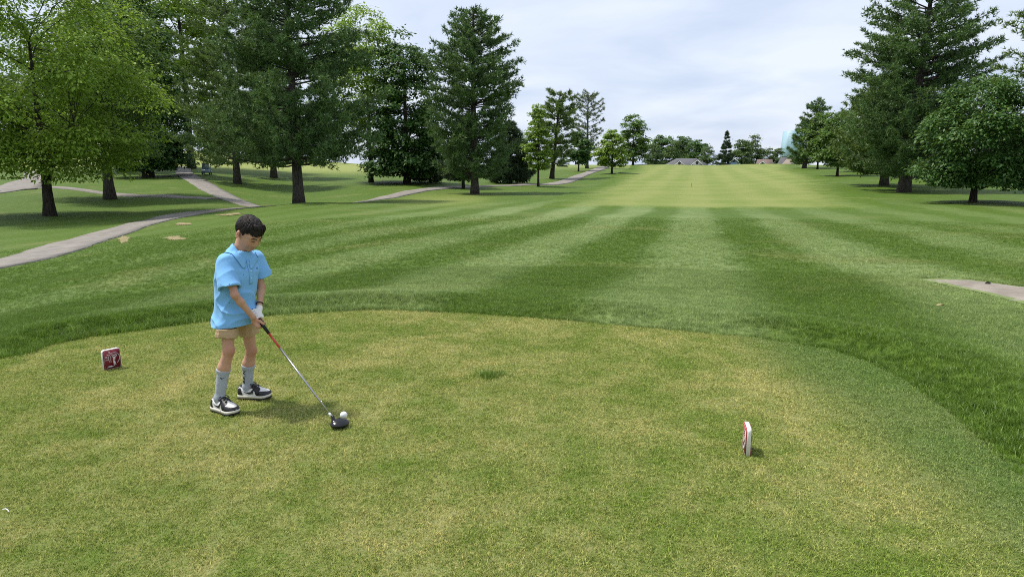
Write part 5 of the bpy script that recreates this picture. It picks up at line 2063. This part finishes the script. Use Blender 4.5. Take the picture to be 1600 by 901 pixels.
a_, b_ = G(160, 580.5), G(186, 574)
make_marker(tuple((a_ + b_) / 2 + np.array((0.0, 0.02, 0))), math.radians(54), "maroon tee marker with golfer emblem facing out, near the edge of the rough", M_MAROON)
c_ = G(1168.5, 714)
az_ = math.atan2(c_[0], c_[1])
d_ = np.array((math.sin(az_ - 0.15), math.cos(az_ - 0.15), 0))
make_marker(tuple(c_ + d_ * MW * 0.83 / 2), math.pi / 2 - (az_ - 0.15) + math.pi, "tee marker seen edge-on as a white board with a sliver of red face", M_RED)
# ================================================================== THINGS FAR OFF
M_ROOFG = plain("grey_shingle", (0.115, 0.115, 0.125), 0.85, 0.2, grain=0.25, scale=1.5)
M_ROOFB = plain("brown_shingle", (0.19, 0.14, 0.125), 0.85, 0.2, grain=0.25, scale=1.5)
M_ROOFT = plain("tan_shingle", (0.27, 0.22, 0.18), 0.85, 0.2, grain=0.25, scale=1.5)
M_SIDEG = plain("grey_siding", (0.28, 0.29, 0.30), 0.7, 0.2)
M_SIDEB = plain("blue_grey_siding", (0.16, 0.25, 0.36), 0.7, 0.2)
M_TRIM = plain("white_trim", (0.78, 0.78, 0.76), 0.6, 0.2)
M_PANE = plain("dark_glass", (0.03, 0.04, 0.05), 0.1, 0.6)


def house(px0, px1, ridge_py, dist, label, roof, wall_, gables, eave=0.0, hip=True, ridge=None):
    """gables: list of (px left, px right, py apex) facing the camera"""
    mp = mpx_ = dist / FPX
    xc = (px0 + px1) / 2
    b = W(xc, 258, dist)
    zg = th1(b[0], b[1]) - 0.2
    root = empty("house", (b[0], b[1], zg))
    tag(root, label, "house", "houses beyond the crest")
    hw = (px1 - px0) / 2 * mp
    ztop = W(xc, ridge_py, dist)[2] - zg
    zev = W(xc, 259.5, dist)[2] - zg + eave
    dp = hw * 0.7 if hw < 7 else 6.5
    MB().box((0, 0, zev / 2), (hw * 1.86, dp * 1.86, zev)).build("wall", wall_, root)
    rl = hw * (0.48 if hip else 1.0) if ridge is None else ridge
    v = [(-hw, -dp, zev), (hw, -dp, zev), (hw, dp, zev), (-hw, dp, zev), (-rl, 0, ztop), (rl, 0, ztop)]
    v += [(x_, y_, z_ - 0.25) for x_, y_, z_ in v[:4]]
    mb_ = MB()
    mb_.add(v, [(0, 1, 5, 4), (2, 3, 4, 5), (6, 7, 1, 0), (7, 8, 2, 1), (8, 9, 3, 2), (9, 6, 0, 3), (9, 8, 7, 6)], [(1, 2, 5), (3, 0, 4)])
    mb_.build("roof", roof, root)
    for g0, g1, gpy in gables:
        gx = (g0 + g1) / 2
        x_ = (gx - xc) * mp
        w_ = (g1 - g0) / 2 * mp
        za = W(gx, gpy, dist)[2] - zg
        yf = -dp - 1.2
        zb = max(0.3, za - w_ * 0.85)
        MB().prism([(x_ - w_, 0), (x_ + w_, 0), (x_ + w_, zb), (x_, za - 0.15), (x_ - w_, zb)], yf, -dp * 0.1).build("gable", wall_, root)
        mb_ = MB()
        o = 0.35
        mb_.prism([(x_ - w_ - o, zb - 0.2), (x_, za), (x_, za + 0.22), (x_ - w_ - o, zb + 0.05)][::-1], yf - 0.4, -0.2)
        mb_.prism([(x_ + w_ + o, zb - 0.2), (x_ + w_ + o, zb + 0.05), (x_, za + 0.222), (x_, za + 0.001)][::-1], yf - 0.4, -0.2)
        gr = mb_.build("gable_roof", roof, root)
        for sg in (-1, 1):
            mb_ = MB()
            pl = [(x_ + sg * (w_ + o), zb - 0.45), (x_, za - 0.30), (x_, za + 0.02), (x_ + sg * (w_ + o), zb - 0.10)]
            mb_.prism(pl if sg < 0 else pl[::-1], yf - 0.55, yf - 0.41)
            mb_.build("rake_board", M_TRIM, gr)
        MB().box((x_, yf - 0.06, za - 1.5), (0.9, 0.08, 1.1)).build("window", M_PANE, root)
        for sg in (-1, 1):
            MB().box((x_ + sg * w_ * 0.55, yf - 0.06, za - 2.6), (0.12, 0.06, 1.2)).build("trim_board", M_TRIM, root)
    for x_ in (-0.62, 0.0, 0.62):
        if zev > 2.4:
            MB().box((x_ * hw, -dp * 0.93 - 0.03, zev - 1.2), (1.1, 0.08, 1.2)).build("window", M_PANE, root)
    return root


house(1040, 1104, 247.6, 330, "grey-roofed house with two white-trimmed gables above the crest", M_ROOFG, M_SIDEG, [(1046, 1065, 251.3), (1071, 1093, 250.0)])
house(1131, 1152, 253.5, 345, "small blue-grey gabled house beside the pointed spruce", M_ROOFG, M_SIDEB, [(1137, 1149, 247.5)])
house(1183, 1206, 249, 350, "brown-roofed house with a blue gable end", M_ROOFB, M_SIDEB, [(1182, 1191, 252.0)], hip=False)
house(1215, 1233, 245.5, 372, "dark grey roofed house below the glass tower", M_ROOFG, M_SIDEG, [])
house(1222, 1242, 248.5, 356, "tan-roofed house near the leaning pine", M_ROOFT, M_SIDEG, [], ridge=1.2)

# the glass tower
k_ = NT("pale_blue_curtain_wall")
p_ = k_.objpos()
sx_ = k_.node("ShaderNodeSeparateXYZ", {0: p_})
M_GLASSW = k_.done(k_.surf(k_.mix(k_.noise(p_, 0.05, 2), (0.27, 0.42, 0.50), (0.31, 0.46, 0.54)), 0.5, None, 0.4))
M_MULL = plain("tower_mullion", (0.27, 0.42, 0.50), 0.4)
b = W(1232, 258, 900)
zb_ = th1(b[0], b[1])
tower = empty("glass_tower", (b[0], b[1], zb_))
tag(tower, "pale blue glass office tower rising behind the right-hand trees", "tower")
ztop = W(1232, 205, 900)[2] - zb_
mb = MB()
wl, wr_ = -8.5, 16.0
mb.add([(wl, -8, 0), (wr_, -8, 0), (wr_, 12, 0), (wl, 12, 0), (wl + 3.0, -8, ztop), (wr_ - 3, -8, ztop + 1.5), (wr_ - 3, 12, ztop + 1.5), (wl + 3.0, 12, ztop)],
       [(0, 3, 2, 1), (4, 5, 6, 7), (0, 1, 5, 4), (1, 2, 6, 5), (2, 3, 7, 6), (3, 0, 4, 7)])
mb.build("curtain_wall", M_GLASSW, tower)
for i in range(1, 14):
    z_ = ztop * i / 14
    f_ = i / 14 * 3
    MB().box(((wl + wr_) / 2, -8.05, z_), (wr_ - wl - 2 * f_, 0.12, 0.22)).build("floor_band", M_MULL, tower)

# golf cart parked in the shade of the far trees
M_CARTW = plain("pale_cart_paint", (0.60, 0.66, 0.72), 0.3, 0.5)
M_CARTB = plain("blue_grey_cart_body", (0.22, 0.32, 0.42), 0.3, 0.5)
M_TYRE = plain("tyre_rubber", (0.02, 0.02, 0.02), 0.8)
b = W(323, 270.5, 112)
cart = empty("golf_cart", (b[0], b[1], th1(b[0], b[1]) + 0.02), 0.25)
tag(cart, "small blue-grey golf cart parked by the sunny lawn behind the pines", "golf cart")
mb = MB()
mb.prism([(-1.15, 0.30), (1.15, 0.30), (1.15, 0.62), (0.55, 0.66), (0.45, 0.40), (-0.45, 0.40), (-0.62, 0.80), (-0.95, 0.82), (-1.20, 0.55)], -0.56, 0.56, 0)
cb = mb.build("body", M_CARTB, cart)
MB().box((0, 0.62, 0.72), (1.0, 0.5, 0.14)).build("seat", M_CARTW, cart)
MB().box((0, 0.88, 1.0), (1.0, 0.12, 0.5)).build("seat_back", M_CARTW, cart)
MB().prism([(-0.85, 1.86), (0.95, 1.86), (0.98, 1.90), (0.90, 1.95), (-0.80, 1.95), (-0.90, 1.90)], -0.58, 0.58, 0).build("roof", M_CARTW, cart)
for sx in (-1, 1):
    MB().tube(np.array([(sx * 0.52, -0.62, 0.80), (sx * 0.52, -0.66, 1.87)]), 0.022, 6).build("roof_post", M_TYRE, cart)
    MB().tube(np.array([(sx * 0.52, 0.92, 0.60), (sx * 0.52, 0.86, 1.87)]), 0.022, 6).build("roof_post", M_TYRE, cart)
    for sy in (-0.78, 0.80):
        mb = MB()
        mb.tube(np.array([(sx * 0.46, sy, 0.22), (sx * 0.50, sy, 0.22), (sx * 0.60, sy, 0.22), (sx * 0.62, sy, 0.22)]), [0.18, 0.22, 0.22, 0.18], 18)
        mb.build("wheel", M_TYRE, cart)
    MB().box((sx * 0.36, -1.165, 0.62), (0.16, 0.04, 0.09)).build("headlight", M_TRIM, cart)
MB().box((0, -0.70, 1.32), (1.0, 0.02, 0.95)).build("windscreen", plain("cart_glass", (0.30, 0.36, 0.38), 0.1, 0.6), cart)

# stake out on the fairway
b = TR(1080, 293.5, 30, 200)
MB_ = MB()
MB_.tube(np.array([(0, 0, -0.1), (0, 0, 0.42), (0, 0, 0.50), (0, 0, 0.53)]), [0.02, 0.02, 0.024, 0.014], 10)
st = MB_.build("yardage_stake", plain("dark_stake", (0.07, 0.08, 0.04), 0.7), None)
st.location = (b[0], b[1], th1(b[0], b[1]) + 0.05)
tag(st, "short dark stake standing alone out on the pale fairway", "stake")
# ================================================================== SMALL THINGS ON THE TURF
b = G(10, 800)
mb = MB()
mb.tube(catmull(np.array([(-0.020, 0.008, 0.010), (-0.006, 0.007, 0.013), (0.008, 0.0, 0.012), (0.018, -0.010, 0.009)]), 10), np.linspace(0.003, 0.0016, 10), 6)
o = mb.build("broken_tee_peg", plain("white_peg_paint", (0.75, 0.74, 0.70), 0.5), None, True)
o.location = tuple(b)
tag(o, "small broken white tee peg lying in the short turf", "tee peg")
for (px, py), sc_ in (((1469, 484), 0.05),):
    q = TR(px, py, 5, 30)
    mb = MB()
    lf = [(-1, 0, 0.0), (-0.4, 0.5, 0.25), (0.4, 0.45, 0.2), (1, 0, 0.05), (0.4, -0.45, 0.3), (-0.4, -0.5, 0.2), (0, 0, 0.0)]
    mb.add(np.array(lf) * sc_, [], [(6, i_, (i_ + 1) % 6) for i_ in range(6)][::-1])
    o = mb.build("fallen_leaf", plain("dry_leaf", (0.42, 0.30, 0.17), 0.8), None)
    o.location = (q[0], q[1], th1(q[0], q[1]) + 0.055)
    tag(o, "single dry tan leaf lying on the dark rough near the worn path", "leaf")
q = TR(1543, 447, 5, 30)
mb = MB()
mb.add(np.array([(-0.05, 0, 0), (0, -0.03, 0), (0.05, 0.0, 0), (0.01, 0.035, 0), (-0.02, 0.0, 0.028), (0.02, 0.005, 0.03)]), [(0, 1, 5, 4), (2, 3, 4, 5), (3, 2, 1, 0)], [(1, 2, 5), (3, 0, 4)])
o = mb.build("stone", plain("dark_stone", (0.03, 0.03, 0.03), 0.8), None)
o.location = (q[0], q[1], th1(q[0], q[1]) + 0.038)
tag(o, "small dark stone lying on the worn gravel path", "stone")
# ================================================================== GRASS (nobody could count it)
def clump_object(name, nb, h, spread, width, lean, material, seed):
    rng = np.random.default_rng(seed)
    b = rng.normal(0, spread, (nb, 2))
    a = rng.uniform(0, 2 * math.pi, nb)
    hh = h * rng.uniform(0.55, 1.15, nb)
    ln = lean * rng.uniform(0.2, 1.3, nb) * hh
    d = rng.uniform(0, 2 * math.pi, nb)
    w = width * rng.uniform(0.7, 1.3, nb)
    z0 = np.full(nb, -0.004)
    base = np.stack((b[:, 0], b[:, 1], z0), 1)
    side = np.stack((np.cos(a), np.sin(a), a * 0), 1) * w[:, None] / 2
    ld = np.stack((np.cos(d), np.sin(d), d * 0), 1)
    midp = base + ld * (ln * 0.3)[:, None] + np.array((0, 0, 1)) * (hh * 0.6)[:, None]
    tip = base + ld * ln[:, None] + np.array((0, 0, 1)) * hh[:, None]
    v = np.stack((base - side, base + side, midp - side * 0.7, midp + side * 0.7, tip), 1).reshape(-1, 3)
    i = np.arange(nb) * 5
    q = np.stack((i, i + 1, i + 3, i + 2), 1)
    t = np.stack((i + 2, i + 3, i + 4), 1)
    me_ = np_mesh(name, v, [q, t])
    me_.materials.append(material)
    return bpy.data.objects.new(name, me_)


def scatter(name, pts, scl, rot, sources, label, cat):
    """pts (n,3): one object whose geometry nodes set grass tufts on the points"""
    me_ = bpy.data.meshes.new(name)
    me_.vertices.add(len(pts))
    me_.vertices.foreach_set("co", np.asarray(pts, dtype=np.float32).ravel())
    for nm, arr in (("tuft_scale", scl), ("tuft_turn", rot)):
        me_.attributes.new(nm, 'FLOAT', 'POINT').data.foreach_set("value", np.asarray(arr, dtype=np.float32))
    o = obj(name, me_)
    ng = bpy.data.node_groups.new(name + "_nodes", 'GeometryNodeTree')
    ng.interface.new_socket("Geometry", in_out='INPUT', socket_type='NodeSocketGeometry')
    ng.interface.new_socket("Geometry", in_out='OUTPUT', socket_type='NodeSocketGeometry')
    gi, go = ng.nodes.new("NodeGroupInput"), ng.nodes.new("NodeGroupOutput")
    m2p = ng.nodes.new("GeometryNodeMeshToPoints")
    ng.links.new(gi.outputs[0], m2p.inputs[0])
    g2i = ng.nodes.new("GeometryNodeGeometryToInstance")
    for s in sources:
        oi = ng.nodes.new("GeometryNodeObjectInfo")
        oi.inputs["Object"].default_value = s
        oi.inputs["As Instance"].default_value = False
        ng.links.new(oi.outputs["Geometry"], g2i.inputs[0])
    iop = ng.nodes.new("GeometryNodeInstanceOnPoints")
    iop.inputs["Pick Instance"].default_value = True
    ng.links.new(m2p.outputs[0], iop.inputs["Points"])
    ng.links.new(g2i.outputs[0], iop.inputs["Instance"])
    a1 = ng.nodes.new("GeometryNodeInputNamedAttribute")
    a1.data_type = 'FLOAT'
    a1.inputs["Name"].default_value = "tuft_scale"
    a2 = ng.nodes.new("GeometryNodeInputNamedAttribute")
    a2.data_type = 'FLOAT'
    a2.inputs["Name"].default_value = "tuft_turn"
    cx = ng.nodes.new("ShaderNodeCombineXYZ")
    ng.links.new(a2.outputs[0], cx.inputs[2])
    e2r = ng.nodes.new("FunctionNodeEulerToRotation")
    ng.links.new(cx.outputs[0], e2r.inputs[0])
    ng.links.new(e2r.outputs[0], iop.inputs["Rotation"])
    ng.links.new(a1.outputs[0], iop.inputs["Scale"])
    ng.links.new(iop.outputs[0], go.inputs[0])
    md = o.modifiers.new("tufts", 'NODES')
    md.node_group = ng
    return tag(o, label, cat, kind="stuff")


rng = np.random.default_rng(11)
# the tee: very short
n = 190000
tx = rng.uniform(-6.6, 3.6, n)
ty = 1.3 + 6.9 * rng.uniform(0, 1, n) ** 1.15
keep = np.abs(tx) < ty * 0.95 + 0.9
tx, ty = tx[keep], ty[keep]
d = poly_dist(np.stack((tx, ty), 1), TEE_S[::2])
keep = d < 0.03
tx, ty = tx[keep], ty[keep]
tz = (vnoise(np.stack((tx * 0.9, ty * 0.9, tx * 0), 1), 4) - 0.5) * 0.012
tee_tufts = [clump_object("tee_tuft", 26, 0.013, 0.017, 0.0026, 0.9, M_TBLADE, s) for s in (1, 2, 3)]
scatter("tee_grass", np.stack((tx, ty, tz), 1), rng.uniform(0.7, 1.35, len(tx)), rng.uniform(0, 6.28, len(tx)), tee_tufts,
        "closely mown patchy tan and green grass of the tee", "grass")

# the rough: ankle deep beside the tee, taller along the lip, thinning into the distance
PATHLINE = catmull(P1, 60)


def rough_points(n, r0, r1, p):
    r = np.sqrt(rng.uniform(r0 ** p, r1 ** p, n) ** (2 / p)) if p != 2 else np.sqrt(rng.uniform(r0 ** 2, r1 ** 2, n))
    a = rng.uniform(-0.80, 0.80, n)
    x, y = r * np.sin(a), r * np.cos(a)
    return x, y


x1, y1 = rough_points(150000, 3.4, 12.5, 2)
x2, y2 = rough_points(90000, 12.5, 34, 1.3)
rx, ry = np.concatenate((x1, x2)), np.concatenate((y1, y2))
d = poly_dist(np.stack((rx, ry), 1), TEE_S[::2])
keep = d > 0.02
rx, ry, d = rx[keep], ry[keep], d[keep]
WP = smooth_closed(np.array([TR(*q) for q in [(1436, 437), (1469, 435.5), (1504, 437), (1545, 442), (1600, 449.5), (1720, 463), (1900, 480), (1900, 530), (1720, 505), (1600, 476), (1552, 463), (1504, 452.5), (1462, 443)]]), 60)
keep = poly_dist(np.stack((rx, ry), 1), WP) > 0.05
rx, ry, d = rx[keep], ry[keep], d[keep]
pd = np.min(np.linalg.norm(np.stack((rx, ry), 1)[:, None] - PATHLINE[None, :30], axis=-1), axis=1)
keep = pd > 1.3
rx, ry, d = rx[keep], ry[keep], d[keep]
rr = np.hypot(rx, ry)
lip = np.exp(-((d - 0.12) / 0.2) ** 2) * sstep(0.25, 0.7, vnoise(np.stack((rx * 0.9, ry * 0.9, rx * 0), 1), 21))
sc = rng.uniform(0.6, 1.15, len(rx)) * (0.72 + 0.50 * lip) * np.interp(rr, (4, 12, 22, 34), (1.0, 1.15, 1.5, 0.9)) 
rough_tufts = [clump_object("rough_tuft", 20, 0.052, 0.026, 0.0042, 0.85, M_RBLADE, s) for s in (5, 6, 7)]
scatter("rough_grass", np.stack((rx, ry, th(rx, ry) - 0.004), 1), sc, rng.uniform(0, 6.28, len(rx)), rough_tufts,
        "longer green grass of the rough round the tee", "grass")

# a dark weedy tuft in the middle of the tee
c = G(765, 588)
nt = 46
wx, wy = c[0] + rng.normal(0, 0.05, nt), c[1] + rng.normal(0, 0.045, nt)
scatter("grass_tuft", np.stack((wx, wy, wx * 0), 1), rng.uniform(0.5, 0.95, nt), rng.uniform(0, 6.28, nt), rough_tufts,
        "small dark weedy tuft standing up in the tee turf", "grass")
